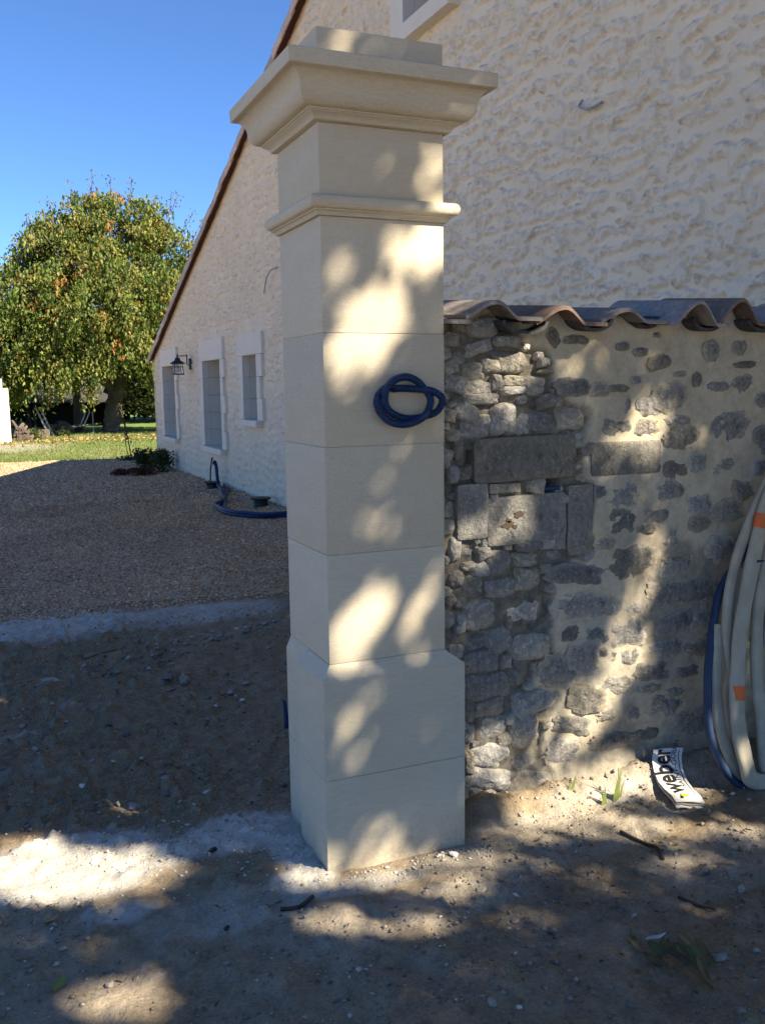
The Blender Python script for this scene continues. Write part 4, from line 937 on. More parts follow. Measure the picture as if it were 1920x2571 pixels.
# loop of blue conduit coming out of the pillar; picture plane coordinates on the pillar front
def lp(zx, zy, y):   # 240x220 px detail grid of the loop -> metres on the pillar face
    return (.154 + (zx - 265) / 1160 * .222, y, 1.561 - (zy - 385) / 950 * .160)
loop_pts = [lp(700, 650, .04), lp(640, 640, -.012), lp(800, 640, -.026), lp(1000, 660, -.034), lp(1200, 690, -.050), lp(1350, 800, -.056), lp(1375, 920, -.052), lp(1290, 1080, -.042), lp(1080, 1165, -.026), lp(830, 1190, -.022), lp(600, 1110, -.024), lp(450, 960, -.028),
            lp(405, 760, -.040), lp(460, 570, -.048), lp(620, 460, -.046), lp(800, 440, -.042), lp(970, 510, -.036), lp(1110, 640, -.030), lp(1175, 800, -.046), lp(1150, 960, -.056), lp(1040, 1150, -.058), lp(860, 1260, -.050), lp(680, 1285, -.042), lp(500, 1230, -.034), lp(360, 1080, -.028), lp(310, 900, -.022), lp(360, 740, -.016), lp(480, 640, -.012), lp(600, 600, .03)]
cl = corrugated('conduit_loop', loop_pts, .0112, M_BLUE, n=14, pitch=.0075, amp=.11)
tag(cl, 'loop of dark blue corrugated conduit sticking out of the pillar front', 'conduit')

# coil of flat canvas hose leaning on the wall
def hp(x, z, o=0.0):
    y = .085 - .165 * min(1, max(0, (.8 - z) / .8)) + o
    k_ = (y + 2.592) / 2.692
    return Vector(((x + .934) * k_ - .934, y, max(.012, 1.5245 + (z - 1.5245) * k_)))
coil = empty('hose_coil', (1.75, 0, 0), 'coil of flat cream canvas hose with orange bands leaning on the stone wall', 'hose')
def flat_hose(pts, w, th, name='hose_turn'):
    P = catmull(pts, 8); V = []; F = []; seg = 12
    for i, p in enumerate(P):
        d = (P[min(i + 1, len(P) - 1)] - P[max(i - 1, 0)]).normalized()
        s_ = d.cross(Vector((0, -1, .1))).normalized(); nrm = s_.cross(d)
        ww = w * (1 + .05 * math.sin(i * .7 + w * 900))
        for k_ in range(seg):
            t_ = 2 * math.pi * k_ / seg; c_ = math.cos(t_)
            crease = 1 - .28 * math.exp(-(c_ / .22) ** 2)
            V.append(p + s_ * (c_ * ww / 2) + nrm * (math.sin(t_) * th / 2 * crease))
    n_ = len(P)
    for i in range(n_ - 1):
        for k_ in range(seg):
            l_ = (k_ + 1) % seg; F.append((i * seg + k_, i * seg + l_, (i + 1) * seg + l_, (i + 1) * seg + k_))
    F.append(tuple(range(seg))[::-1]); F.append(tuple((n_ - 1) * seg + k_ for k_ in range(seg)))
    mb = MB(); mb.add(V, F); return mb.build(name, M_HOSE, coil, 60)
top_far = [(2.02, 1.30), (2.2, 1.36)]
def strand(L, o, w=.05, th=.026, tail=True):
    if L[0][0] > 2.2: L = [(2.46, .55), (2.43, .92)] + L
    L = L + [(max(2.3, L[-1][0] + .12), -.02), (2.43, .25), (2.465, .5)]
    pts = [hp(x, z, o) for x, z in L]
    return flat_hose(pts, w, th)
strand([(2.3, 1.28), (2.1, 1.30), (1.955, 1.19), (1.875, 1.05), (1.82, .85), (1.772, .60), (1.757, .40), (1.768, .18), (1.825, -.02), (1.86, -.09), (1.97, -.13), (2.15, -.13)], -.045, .068, .036)
strand([(2.3, 1.34), (2.08, 1.36), (1.93, 1.22), (1.85, 1.09), (1.765, .93), (1.712, .78), (1.69, .62), (1.70, .50), (1.735, .36), (1.775, .2), (1.83, 0), (1.90, -.11), (2.2, -.13)], -.012, .046, .03)
strand([(2.3, 1.26), (2.12, 1.25), (1.98, 1.08), (1.90, .88), (1.855, .66), (1.852, .45), (1.87, .28), (1.905, .12), (1.935, -.06), (2.05, -.13), (2.2, -.13)], -.02, .056, .034)
strand([(1.652, .585), (1.648, .47), (1.650, .33), (1.672, .19), (1.72, .06), (1.79, -.06), (1.88, -.12), (2.1, -.13)], .002, .048, .026)
strand([(1.745, .80), (1.735, .62), (1.722, .44), (1.715, .30), (1.735, .16), (1.79, .02), (1.85, -.07), (1.99, -.13)], .006, .044, .026)
strand([(2.3, 1.20), (2.15, 1.18), (2.03, 1.0), (1.96, .78), (1.935, .50), (1.95, .25), (1.99, .05), (2.08, -.1), (2.3, -.13)], -.005, .052, .034)
def band(L, o, w, th):
    P = [hp(x, z, o) for x, z in L]; V = []; seg = 12; F = []
    for i, p in enumerate(P):
        d = (P[-1] - P[0]).normalized(); s_ = d.cross(Vector((0, -1, .1))).normalized(); nrm = s_.cross(d)
        for k_ in range(seg):
            t_ = 2 * math.pi * k_ / seg; V.append(p + s_ * (math.cos(t_) * w / 2) + nrm * (math.sin(t_) * th / 2))
    for i in range(len(P) - 1):
        for k_ in range(seg):
            l_ = (k_ + 1) % seg; F.append((i * seg + k_, i * seg + l_, (i + 1) * seg + l_, (i + 1) * seg + k_))
    mb = MB(); mb.add(V, F); mb.build('orange_band', M_ORANGE, coil, 60)
band([(1.758, .322), (1.762, .262)], -.045, .0715, .040)
band([(1.857, 1.01), (1.846, .955)], -.045, .0715, .040)
mb = MB(); mb.tube([hp(1.835, .82, -.062), hp(1.87, .82, -.066)], .005, 6); mb.build('hose_clip', M_BLUE2, coil, 50)
mb = MB(); mb.tube(catmull([hp(2.2, 1.2, .03), hp(1.98, 1.0, .03), hp(1.80, .88, .025), hp(1.665, .745, .02), hp(1.628, .62, .015), hp(1.610, .48, .01), hp(1.606, .36, 0), hp(1.622, .17, -.005), hp(1.683, .02, -.01), hp(1.80, -.12, -.01), hp(1.95, -.14, -.02), hp(2.2, -.14, -.03)], 10), .0155, 12)
o = mb.build('blue_hose', M_BLUE2, None, True); tag(o, 'blue plastic hose curving down left of the canvas hose coil', 'hose')
br = empty('wall_bracket', (1.92, YW, 1.25), 'small galvanised bracket with a blue screw on the stone wall', 'bracket')
mb = MB(); mb.box(1.900, 1.925, YW - .035, YW + .012, 1.262, 1.292, .003); mb.build('bracket_plate', M_GREYM, br)
mb = MB(); mb.box(1.914, 1.955, YW - .03, YW + .012, 1.236, 1.260, .002); mb.build('bracket_plate', M_GREYM, br)
mb = MB(); mb.tube([(1.914, YW - .033, 1.278), (1.914, YW - .043, 1.278)], .007, 10); mb.build('screw', M_BLUE2, br, 40)
bx = empty('junction_box', (2.0, YW, .55), 'grey plastic junction box on the wall behind the hose coil', 'junction box')
mb = MB(); mb.box(1.93, 2.06, YW - .05, YW + .015, .555, .60, .006); mb.build('lid', M_GREYP, bx)
mb = MB(); mb.box(1.935, 2.055, YW - .04, YW + .015, .45, .553, .006); mb.build('box_body', M_GREYP, bx)

# ------------------------------------------------------------------ folded paper bag lying against the wall foot
bag = empty('paper_bag', (1.36, 0, 0), 'folded white paper bag printed with black weber lettering below the stone wall', 'paper bag')
ax = Vector((.121, .255, 0)); 
prof = [(-.135, .036), (-.10, .040), (-.04, .036), (.02, .040), (.07, .060), (.11, .088), (.135, .108)]
def bagp(u, s, lift=0.0):
    """u across 0..1, s along 0..1 from the near end"""
    q = max(s, -.12) * (len(prof) - 1); i = max(0, min(int(q), len(prof) - 2)); f = q - i
    y = prof[i][0] * (1 - f) + prof[i + 1][0] * f; z = prof[i][1] * (1 - f) + prof[i + 1][1] * f
    xl_ = 1.258 + .125 * max(s, 0) ** 1.4 + .004 * math.sin(s * 5); w_ = .103 + .014 * s
    return Vector((xl_ + u * w_, y - .032 * u, z + lift + .004 * math.sin(u * 3.14) - .012 * u * (1 - s)))
for nm, d0, m_ in (('bag_sheet', 0, M_PAPER), ('bag_sheet', -.012, M_KRAFT), ('bag_sheet', -.020, M_PAPER)):
    V = []; nu, ns = 8, 26
    for i in range(ns + 1):
        for j in range(nu + 1):
            s_ = i / ns; u_ = j / nu
            p = bagp(u_, s_ if d0 == 0 else s_ * .97 - (.03 if d0 < -.015 else .0)); p.z += d0 * (1 - .5 * s_) + (0.003 * math.sin(u_ * 9 + s_ * 4) if d0 else 0)
            V.append(p)
    F = [(i * (nu + 1) + j, i * (nu + 1) + j + 1, (i + 1) * (nu + 1) + j + 1, (i + 1) * (nu + 1) + j) for i in range(ns) for j in range(nu)]
    n0 = len(V); V += [v - Vector((0, 0, .0035)) for v in V]; F2 = [tuple(n0 + k_ for k_ in f[::-1]) for f in F]
    rim = [j for j in range(nu + 1)] + [i * (nu + 1) + nu for i in range(1, ns + 1)] + [ns * (nu + 1) + j for j in range(nu - 1, -1, -1)] + [i * (nu + 1) for i in range(ns - 1, 0, -1)]
    F3 = [(rim[(k_ + 1) % len(rim)], rim[k_], n0 + rim[k_], n0 + rim[(k_ + 1) % len(rim)]) for k_ in range(len(rim))]
    mb = MB(); mb.add(V, F + F2 + F3); mb.build(nm, m_, bag, 60)
def bag_text(body, size, s0, u0, name, stretch=1.0, bold=0.0):
    cu = bpy.data.curves.new(name, 'FONT'); cu.body = body; cu.size = 1.0; cu.offset = bold
    to = bpy.data.objects.new(name, cu); COL.objects.link(to)
    bpy.context.view_layer.update()
    me = bpy.data.meshes.new_from_object(to.evaluated_get(bpy.context.evaluated_depsgraph_get()))
    COL.objects.unlink(to); bpy.data.objects.remove(to)
    bm = bmesh.new(); bm.from_mesh(me); bmesh.ops.triangulate(bm, faces=bm.faces[:])
    bmesh.ops.subdivide_edges(bm, edges=[e for e in bm.edges if e.calc_length() > .12], cuts=2); bmesh.ops.triangulate(bm, faces=bm.faces[:])
    for v in bm.verts:
        s_ = s0 + v.co.x * size * stretch / .30; u_ = u0 - v.co.y * size / .11
        v.co = bagp(u_, s_, .0022)
    me2 = bpy.data.meshes.new(name); bm.to_mesh(me2); bm.free()
    return finish(me2, name, M_INK, bag, False)
bag_text('weber', .098, .23, .60, 'lettering', .88, .02)
bag_text('SAINT-GOBAIN', .027, .36, .80, 'lettering', 1.25)
def bag_patch(fn, name, mat):
    V = [bagp(*fn(k_), .0024) for k_ in range(24)]; mb = MB(); mb.add(V, [tuple(range(24))]); mb.build(name, mat, bag)
bag_patch(lambda k_: (.42 + .13 * math.sin(k_ * .2618), .155 + .045 * math.cos(k_ * .2618)), 'yellow_dot', M_YELLOW)
V = []
for k_ in range(9): V.append(bagp(.24 + .10 * k_ / 8, .09 + .06 * math.sin(k_ / 8 * 3.14), .0022))
for k_ in range(9): V.append(bagp(.34 - .10 * k_ / 8, .06 + .02 * math.sin(k_ / 8 * 3.14), .0022))
mb = MB(); mb.add(V, [tuple(range(18))]); mb.build('printed_arc', M_INK, bag)
mb = MB(); mb.add([bagp(.88, .20 + .74 * k_ / 20, .0022) for k_ in range(21)] + [bagp(.905, .94 - .74 * k_ / 20, .0022) for k_ in range(21)], [(k_, k_ + 1, 40 - k_, 41 - k_) for k_ in range(20)]); mb.build('printed_line', M_INK, bag)

# ------------------------------------------------------------------ things on the gravel by the gable
def onz(x, y, lift=0.0): return (x, y, float(gravel_z(x, y)) + lift)
hose_a = [(2.45, 11.75), (2.36, 11.2), (2.22, 10.6), (2.12, 10.05), (1.98, 9.7), (1.85, 9.35), (1.80, 9.0), (1.80, 8.7), (1.87, 8.4), (1.99, 8.2), (2.12, 8.02), (2.26, 7.9), (2.45, 7.72), (2.5, 7.4)]
hb = empty('conduit_bundle', (2.1, 9, 0), 'bundle of blue conduits snaking over the gravel along the gable', 'conduit')
for k_, (dx, dz, r_) in enumerate(((0, .03, .027), (.05, .035, .024), (-.02, .065, .022))):
    P = [Vector(onz(x + dx * (1 + .8 * math.sin(i * 1.3 + k_)), y + .04 * math.sin(i * 1.9 + 2 * k_), dz)) for i, (x, y) in enumerate(hose_a)]
    if k_ == 0: P = [Vector(onz(2.42, 11.93, .40)), Vector(onz(2.43, 11.95, .44)), Vector(onz(2.45, 11.93, .36)), Vector(onz(2.45, 11.87, .15))] + P
    mb = MB(); mb.tube(catmull(P, 6), r_, 8); mb.build('conduit', M_BLUE, hb, True)
mb = MB(); mb.tube(catmull([onz(2.25, 10.2, .03), onz(2.38, 9.98, .05), onz(2.5, 9.8, .04), onz(2.56, 9.5, .03)], 6), .009, 6); o = mb.build('grey_cable', M_WHITEPVC, None, True); tag(o, 'thin grey cable on the gravel between conduit bundle and gable', 'cable')
def pot(x, y, lab):
    r = empty('black_box', onz(x, y), lab, 'meter box', 'black boxes set in the gravel')
    z0 = float(gravel_z(x, y))
    mb = MB(); mb.lathe([(.12, z0 - .02), (.10, z0 + .01), (.095, z0 + .08), (.10, z0 + .10)], x, y, 18); mb.build('box_body', M_BLACK, r, 30)
    mb = MB(); mb.lathe([(.135, z0 + .10), (.14, z0 + .11), (.135, z0 + .12), (.05, z0 + .122)], x, y, 18); mb.build('lid', M_BLACK, r, 30)
pot(2.40, 12.05, 'round black plastic access box beside the upright conduit end')
pot(2.38, 9.15, 'round black plastic access box nearest the gate pillar')
mb = MB(); mb.tube(catmull([onz(2.42, 12.25, .1), onz(2.42, 12.2, .3), onz(2.44, 12.15, .5)], 4), .012, 6); o = mb.build('metal_rod', M_TWIG, None, True); tag(o, 'thin dark rod standing upright beside the black access box', 'rod')
mb = MB(); mb.tube([(.232, 1.22, -.02), (.24, 1.26, .05), (.25, 1.32, .10)], .011, 10); o = mb.build('blue_pipe', M_BLUE, None, True); tag(o, 'short blue pipe end rising from the dirt behind the pillar', 'pipe')

# ------------------------------------------------------------------ loose stones, leaves, twigs
def rock(name, x, y, s, label, mat=M_STONE, flat=.6, asp=.75, group='loose stones on the dirt', rz=None):
    s *= .82
    bm = bmesh.new(); bmesh.ops.create_icosphere(bm, subdivisions=2, radius=1); sd = random.randint(0, 9999)
    for v in bm.verts:
        q = np.array(v.co); q = np.sign(q) * np.abs(q) ** .8
        k_ = .82 + .75 * (float(fbm(q[0] * .9 + sd, q[1] * .9, q[2] * .9, 2, sd)) - .5) * 2 + .3 * (float(fbm(q[0] * 2.4, q[1] * 3 + sd, q[2] * 3, 2, sd)) - .5)
        v.co = Vector((v.co.x * k_ * s, v.co.y * k_ * s * asp, v.co.z * k_ * s * flat))
    me = bpy.data.meshes.new(name); bm.to_mesh(me); bm.free()
    o = finish(me, name, mat, None, 24)
    s *= 1.0
    o.location = (x, y, float(ground_z(x, y)) + s * flat * .35); o.rotation_euler = (random.uniform(-.2, .2), random.uniform(-.2, .2), random.uniform(0, 6) if rz is None else rz)
    return tag(o, label, 'stone', group)
G = 'loose stones on the dirt'
rock('loose_stone', -.361, 2.36, .045, 'pale stone lying alone on the dark dirt beyond the three stone cluster')
rock('loose_stone', -.72, 2.36, .075, 'ragged clump of grey stone near the gravel edge', flat=.5)
rock('loose_stone', -.124, 2.106, .06, 'flat grey stone of the small cluster left of the pillar', flat=.35)
rock('loose_stone', -.059, 2.075, .048, 'round pale stone of the small cluster left of the pillar', flat=.85)
rock('loose_stone', -.146, 1.985, .042, 'lower dark flat stone in the cluster left of the pillar', flat=.3)
rock('loose_stone', -.06, 1.90, .028, 'angular small stone just below the stone cluster')
rock('loose_stone', .24, 1.947, .036, 'upright pale stone on the dark dirt close to the pillar')
rock('plaster_bit', .145, 1.681, .018, 'bright white plaster bit on dark dirt', M_PLASTER)
rock('plaster_bit', .003, 1.62, .016, 'small white plaster bit left of the brighter one', M_PLASTER)
rock('loose_stone', -.231, 1.142, .032, 'rounded ochre stone half sunk in the dirt')
rock('loose_stone', -.521, .714, .031, 'round tan stone upright on dirt left of the long white stone', flat=.95)
rock('loose_stone', -.248, .705, .045, 'long white stone on the dirt left of the pillar', M_PLASTER, flat=.5, asp=.5, rz=.4)
rock('loose_stone', -.361, .911, .026, 'small pale broken stone behind the long white stone')
rock('loose_stone', -.677, .931, .018, 'small flat white chip far left on the dirt', M_PLASTER, flat=.3)
rock('loose_stone', -.726, .786, .016, 'small pale chip near the tan round stone', flat=.4)
rock('loose_stone', .384, -.089, .022, 'white plaster lump at the right front foot of the pillar', M_PLASTER, flat=.7)
rock('loose_stone', 1.038, -.517, .026, 'pale angular stone right of the twig', flat=.7)
rock('loose_stone', 1.072, -.635, .023, 'pale rounded stone above the leaf pile', flat=.7)
rock('loose_stone', .777, -.862, .034, 'flat grey stone at the right end of the leaf pile', flat=.4, asp=.55, rz=-.4)
rock('loose_stone', .123, -.79, .022, 'small tan stone near the bottom edge of the picture')
rock('loose_stone', .28, -.678, .016, 'small pale stone alone on the grey dirt', flat=.5)
rock('loose_stone', .375, -.476, .024, 'flat sandy stone in the dappled light before the wall', flat=.4)
rock('loose_stone', .37, -.297, .026, 'flat pale stone in front of the pillar foot', flat=.35)
rock('loose_stone', -.731, -.30, .02, 'brown stone at the lower left beside a green leaf')
rock('loose_stone', -.66, -.30, .018, 'smaller ochre stone at the lower left')
rock('loose_stone', .429, -.926, .018, 'small pale stone below the leaf pile')
rock('loose_stone', .175, -.823, .013, 'tiny white stone beside the tan one near the bottom edge', M_PLASTER)
rock('loose_stone', .21, -.238, .018, 'small brown stone at the pillar front foot')
rock('dark_stone', -.39, -.175, .014, 'little dark stone on the white dust', M_BLACK)
rock('black_block', -.334, .237, .024, 'small black block lying on the white plaster dust', M_BLACK, flat=.6, asp=.6, group=None, rz=.5)
def leaf_obj(name, x, y, L, W, rz, col, label, cat='leaf', group='fallen leaves on the dirt', pitch=None, curl=.25, lift=.006):
    n_ = 8; V = []; E = []
    for i in range(n_ + 1):
        s_ = i / n_; w_ = W / 2 * abs(math.sin(math.pi * min(1, s_ * .97 + .03))) ** .75 * (1.12 - .35 * s_) + .0006
        for sx in (-1, -.5, 0, .5, 1):
            ser = 1 + (.07 if (i % 2 and abs(sx) == 1) else 0)
            V.append((L * (s_ - .5), sx * w_ * ser, curl * L * (.5 * (s_ - .5) ** 2 + .0) + abs(sx) * W * .16 + .03 * L * math.sin(s_ * 7)))
            E.append(col if sx else tuple(min(1, c_ * 1.5 + .02) for c_ in col))
    F = [(i * 5 + j, i * 5 + j + 1, (i + 1) * 5 + j + 1, (i + 1) * 5 + j) for i in range(n_) for j in range(4)]
    o = np_mesh(name, np.array(V), np.array(F), M_DEADLEAF, None, True, attrs={'tint': np.array(E)})
    o.location = (x, y, float(ground_z(x, y)) + lift)
    o.rotation_euler = (random.uniform(-.25, .25), random.uniform(-.25, .25) if pitch is None else pitch, rz)
    return tag(o, label, cat, group)
OL, BR, TA = (.095, .105, .04), (.17, .085, .035), (.24, .155, .075)
DK = (.06, .06, .025)
pile = [(400, 240, 120, 70, 95, TA, 'pointed tan leaf at the upper left end of the leaf pile'), (710, 275, 170, 110, 70, OL, 'olive leaf behind the whitish one'),
        (560, 420, 200, 110, -40, DK, 'dull dark leaf at the heart of the pile'), (480, 480, 190, 90, -42, (.11, .09, .04), 'dark leaf under the rolled leaf'),
        (370, 370, 230, 60, -42, TA, 'long narrow rolled leaf on the left of the pile'), (1040, 420, 230, 80, -62, BR, 'brown leaf edge on the far right of the pile'),
        (945, 335, 320, 110, -45, TA, 'long tan leaf over the right side of the pile'), (800, 390, 190, 95, -82, OL, 'olive leaf in the middle of the pile with its tip down'),
        (885, 455, 200, 60, -74, OL, 'narrow olive leaf between two wider ones'), (965, 465, 220, 95, -60, (.105, .115, .05), 'olive leaf right of the narrow one'),
        (910, 605, 180, 85, -82, BR, 'small brown leaf below the olive leaves'), (640, 540, 180, 115, -58, (.19, .10, .05), 'brown oval leaf in the middle of the pile'),
        (790, 730, 260, 130, -40, BR, 'large brown leaf lowest in the pile'), (590, 315, 225, 75, 5, (.55, .56, .57), 'whitish upturned leaf on top of the leaf pile')]
for i, (px_, py_, L, Wd, an, col, lab) in enumerate(pile):
    k_ = .254 / 982; dx, dy = (px_ - 800) * k_, -(py_ - 470) * k_ / .62
    an2 = math.atan2(math.sin(R(an)) / .62, math.cos(R(an))); Ls = L * k_ * math.hypot(math.sin(R(an)) / .62, math.cos(R(an)))
    leaf_obj('fallen_leaf', .668 + dx * .918 + dy * .396, -.845 - dx * .396 + dy * .918, Ls, Wd * k_ * 1.15, an2 - .407, col, lab, group='leaves of the pile', lift=.008 + .0018 * i, curl=.35)
leaf_obj('fallen_leaf', -.843, .045, .05, .03, .3, (.36, .25, .10), 'yellow brown leaf lying on the shaded dirt at left')
leaf_obj('fallen_leaf', -.846, -.248, .055, .03, .9, (.22, .24, .06), 'yellow green leaf at the lower left of the picture')
leaf_obj('fallen_leaf', 1.40, .03, .05, .022, -.3, (.25, .08, .05), 'reddish leaf left of the paper bag')
leaf_obj('fallen_leaf', .60, -.72, .04, .022, .6, BR, 'small brown leaf just above the leaf pile')
n = 170
X = RNG.uniform(-.95, 1.7, n); Y = RNG.uniform(-.95, .06, n); k = ~((X > -.08) & (X < .5) & (Y > -.08)) & ((X > .4) | (RNG.random(n) < .5)); X, Y = X[k], Y[k]; n = len(X)
LITTER = (np.stack([X, Y, ground_z(X, Y) + .005], 1), n)
def twig(pts, r, label):
    P = [Vector((x, y, float(ground_z(x, y)) + .006)) for x, y in pts]
    mb = MB(); mb.tube(catmull(P, 4), r, 6); o = mb.build('twig', M_TWIG, None, True); tag(o, label, 'twig', 'twigs on the ground')
twig([(.97, -.19), (1.0, -.27), (1.01, -.33), (.985, -.39)], .006, 'bent brown twig on the sunny dirt before the wall')
twig([(.88, -.58), (.905, -.64), (.92, -.69)], .0045, 'brown twig on the dirt right above the leaf pile')
twig([(-.22, -.14), (-.17, -.16), (-.12, -.15)], .006, 'dark rolled twig in front of the pillar on the dust')
twig([(-.5, 2.78), (-.4, 2.82), (-.27, 2.84)], .0035, 'thin stick lying at the gravel edge')

# green shoots at the wall foot
def shoot(x, y, label, n_=4, h=.09):
    V = []; F = []; T = []
    for i in range(n_):
        a_ = random.uniform(-.6, .6) + (i - n_ / 2) * .35; L = h * random.uniform(.6, 1.15); b0 = len(V); w_ = .006
        ln = random.uniform(-.25, .35)
        for k_ in range(7):
            s_ = k_ / 6; w2 = w_ * (1 - s_) ** .7 + .0004; dx = math.cos(a_) * ln * L * s_ * s_; dy = math.sin(a_) * ln * L * s_ * s_ * .6
            for q in (-1, 1):
                V.append((x + i * .008 - n_ * .004 + dx + q * w2, y + dy + .002 * i, float(ground_z(x, y)) - .01 + L * s_)); T.append((.30, .36, .10) if s_ < .4 else (.22, .27, .09))
        F += [(b0 + 2 * k_, b0 + 2 * k_ + 1, b0 + 2 * k_ + 3, b0 + 2 * k_ + 2) for k_ in range(6)]
    o = np_mesh('grass_shoot', np.array(V), np.array(F), M_LEAF, None, True, attrs={'tint': np.array(T)}); tag(o, label, 'plant', 'green shoots at the wall foot')
shoot(1.062, .015, 'left pale green shoot of three at the wall foot', 3, .095)
shoot(1.125, .018, 'taller right pale green shoot at the wall foot', 5, .125)
shoot(.98, .10, 'small dark green shoot close against the wall foot', 3, .075)
# ------------------------------------------------------------------ vegetation helpers
def leaf_cloud(name, C, L, Wd, tint, mat, parent=None, droop=.5, fold=.25, dirs=None):
    """one folded leaf (4 triangles as 2 quads) per centre"""
    n = len(C)
    a = RNG.random(n) * 2 * math.pi
    el = -droop + (RNG.random(n) - .5) * 1.5
    d = np.stack([np.cos(a) * np.cos(el), np.sin(a) * np.cos(el), np.sin(el)], 1)
    up = np.stack([RNG.normal(0, .45, n), RNG.normal(0, .45, n), np.ones(n)], 1)
    s = np.cross(d, up); s /= np.linalg.norm(s, axis=1)[:, None] + 1e-9
    nn = np.cross(s, d)
    L = np.broadcast_to(L, n)[:, None]; Wd = np.broadcast_to(Wd, n)[:, None]
    p0 = C - d * L * .5; p1 = C + d * L * .5 + nn * (-.12 * L)
    m = C - d * L * .06
    l = m + s * Wd * .5 + nn * Wd * fold; r = m - s * Wd * .5 + nn * Wd * fold
    V = np.stack([p0, l, p1, r], 1).reshape(-1, 3)
    k = np.arange(n) * 4
    F = np.concatenate([np.stack([k, k + 1, k + 2], 1), np.stack([k, k + 2, k + 3], 1)])
    return np_mesh(name, V, F, mat, parent, attrs={'tint': np.repeat(tint, 4, 0)})

def shell_points(blobs, n, inner=.55):
    """points in the outer shell of ellipsoid lobes"""
    w = np.array([b[3] * b[4] + b[4] * b[5] + b[3] * b[5] for b in blobs]); w = w / w.sum()
    idx = RNG.choice(len(blobs), n, p=w); b = np.array(blobs)[idx]
    d = RNG.normal(size=(n, 3)); d /= np.linalg.norm(d, axis=1)[:, None]
    r = (inner + (1 - inner) * RNG.random(n) ** .6)
    nz = fbm(d[:, 0] * 3 + idx, d[:, 1] * 3, d[:, 2] * 3, 3, 7)
    r = r * (.72 + .56 * nz)
    return b[:, :3] + d * b[:, 3:6] * r[:, None], nz

def limb(mb, a, b, r0, r1, wob=.06, n=7):
    a, b = Vector(a), Vector(b); L = (b - a).length; P = []
    for i in range(n):
        t = i / (n - 1); p = a.lerp(b, t)
        if 0 < i < n - 1: p += Vector((random.gauss(0, 1), random.gauss(0, 1), random.gauss(0, .6))) * wob * L * .5
        P.append(p)
    P = catmull(P, 3); m_ = len(P)
    mb.tube(P, [r0 + (r1 - r0) * (i / (m_ - 1)) for i in range(m_)], 8)
    return P

def tints(n, base, var=.25, accents=(), frac=()):
    base = np.array(base); T = base[RNG.integers(0, len(base), n)] * (1 + var * (RNG.random((n, 1)) - .5) * 2)
    for acc, f in zip(accents, frac):
        k = RNG.random(n) < f; T[k] = np.array(acc) * (1 + var * (RNG.random((k.sum(), 1)) - .5) * 2)
    return np.clip(T, 0, 1)
GREENS = [(.10, .155, .025), (.15, .20, .035), (.21, .235, .045), (.25, .25, .06), (.08, .13, .025), (.27, .255, .075)]
DEEP = [(.02, .035, .012), (.03, .045, .015), (.025, .04, .012), (.04, .05, .015)]

# ------------------------------------------------------------------ the big cherry tree on the lawn
TX, TY = 3.75, 35.0
ct = empty('cherry_tree', (TX, TY, -.14), 'large round cherry tree with green and orange autumn leaves on the lawn', 'tree')
mb = MB()
tr = catmull([(TX - .05, TY, -.2), (TX, TY, .25), (TX + .1, TY, .9), (TX + .32, TY + .05, 1.7), (TX + .62, TY + .1, 2.5)], 6)
mb.tube(tr, [(.56 if i == 0 else .42 if i < 3 else .35 - .08 * i / len(tr)) * (1 + .09 * math.sin(i * 2.1)) for i in range(len(tr))], 14)
mb.build('trunk', M_BARK, ct, True)
mb = MB()
limb(mb, (TX + .1, TY, 1.35), (TX - 1.3, TY - .4, 3.2), .2, .11); limb(mb, (TX - 1.3, TY - .4, 3.2), (TX - 3.2, TY - 1.2, 5.0), .11, .03)
limb(mb, (TX + .55, TY + .1, 2.3), (TX + 1.9, TY, 4.6), .24, .09); limb(mb, (TX + .5, TY + .1, 2.2), (TX - .2, TY - .7, 5.6), .24, .06)
limb(mb, (TX - .2, TY - .7, 5.0), (TX + .5, TY - .6, 8.6), .08, .015); limb(mb, (TX + 1.9, TY, 4.6), (TX + 3.4, TY - .5, 7.2), .09, .02)
limb(mb, (TX - 1.0, TY - .5, 2.6), (TX - 4.4, TY - 1.4, 2.3), .09, .03); limb(mb, (TX - .6, TY - .8, 4.6), (TX - 2.2, TY - 1.8, 7.0), .08, .015)
mb.build('limb', M_BARK, ct, True)
lob = []
def lobe(dx, dz, r, dy=0, rz=None): lob.append((TX + dx, TY + dy, dz, r, r * .95, rz or r * .8))
for q in ((-.3, 6.6, 2.2), (.6, 7.6, 1.6, -.2), (-1.7, 6.0, 1.9, -.4), (-3.0, 4.9, 1.7, -.3), (-3.9, 4.0, 1.5), (1.8, 6.4, 1.9, -.2), (2.9, 5.2, 1.9), (3.3, 3.9, 1.9, -.3), (1.4, 4.6, 2.2, -1.2), (-.6, 4.8, 2.3, -1.5), (-2.3, 3.9, 1.9, -1.1), (-3.4, 2.7, 1.5, -.6), (-1.4, 3.0, 1.6, -1.3, 1.0), (1.9, 3.1, 1.6, -1.1), (3.4, 2.5, 1.5, 0), (-4.3, 2.9, 1.2, -.2), (.2, 3.6, 1.6, -1.9, 1.1), (2.6, 2.0, 1.0, -.6, .7), (-2.6, 2.2, 1.3, -1.5, .8), (-3.9, 1.9, 1.2, -.9, .7), (-.9, 2.2, 1.1, -2.2, .7), (.7, 2.5, 1.0, -2.4, .7), (1.9, 2.1, 1.1, -1.8, .7), (3.6, 1.7, 1.1, -.6, .8), (-4.6, 3.6, 1.1, -.4), (-.3, 7.9, 1.0), (-1.4, 7.2, 1.1), (1.4, 7.5, .8)): lobe(*q)
ns = 3300
C0, nz = shell_points(lob, ns, .62)
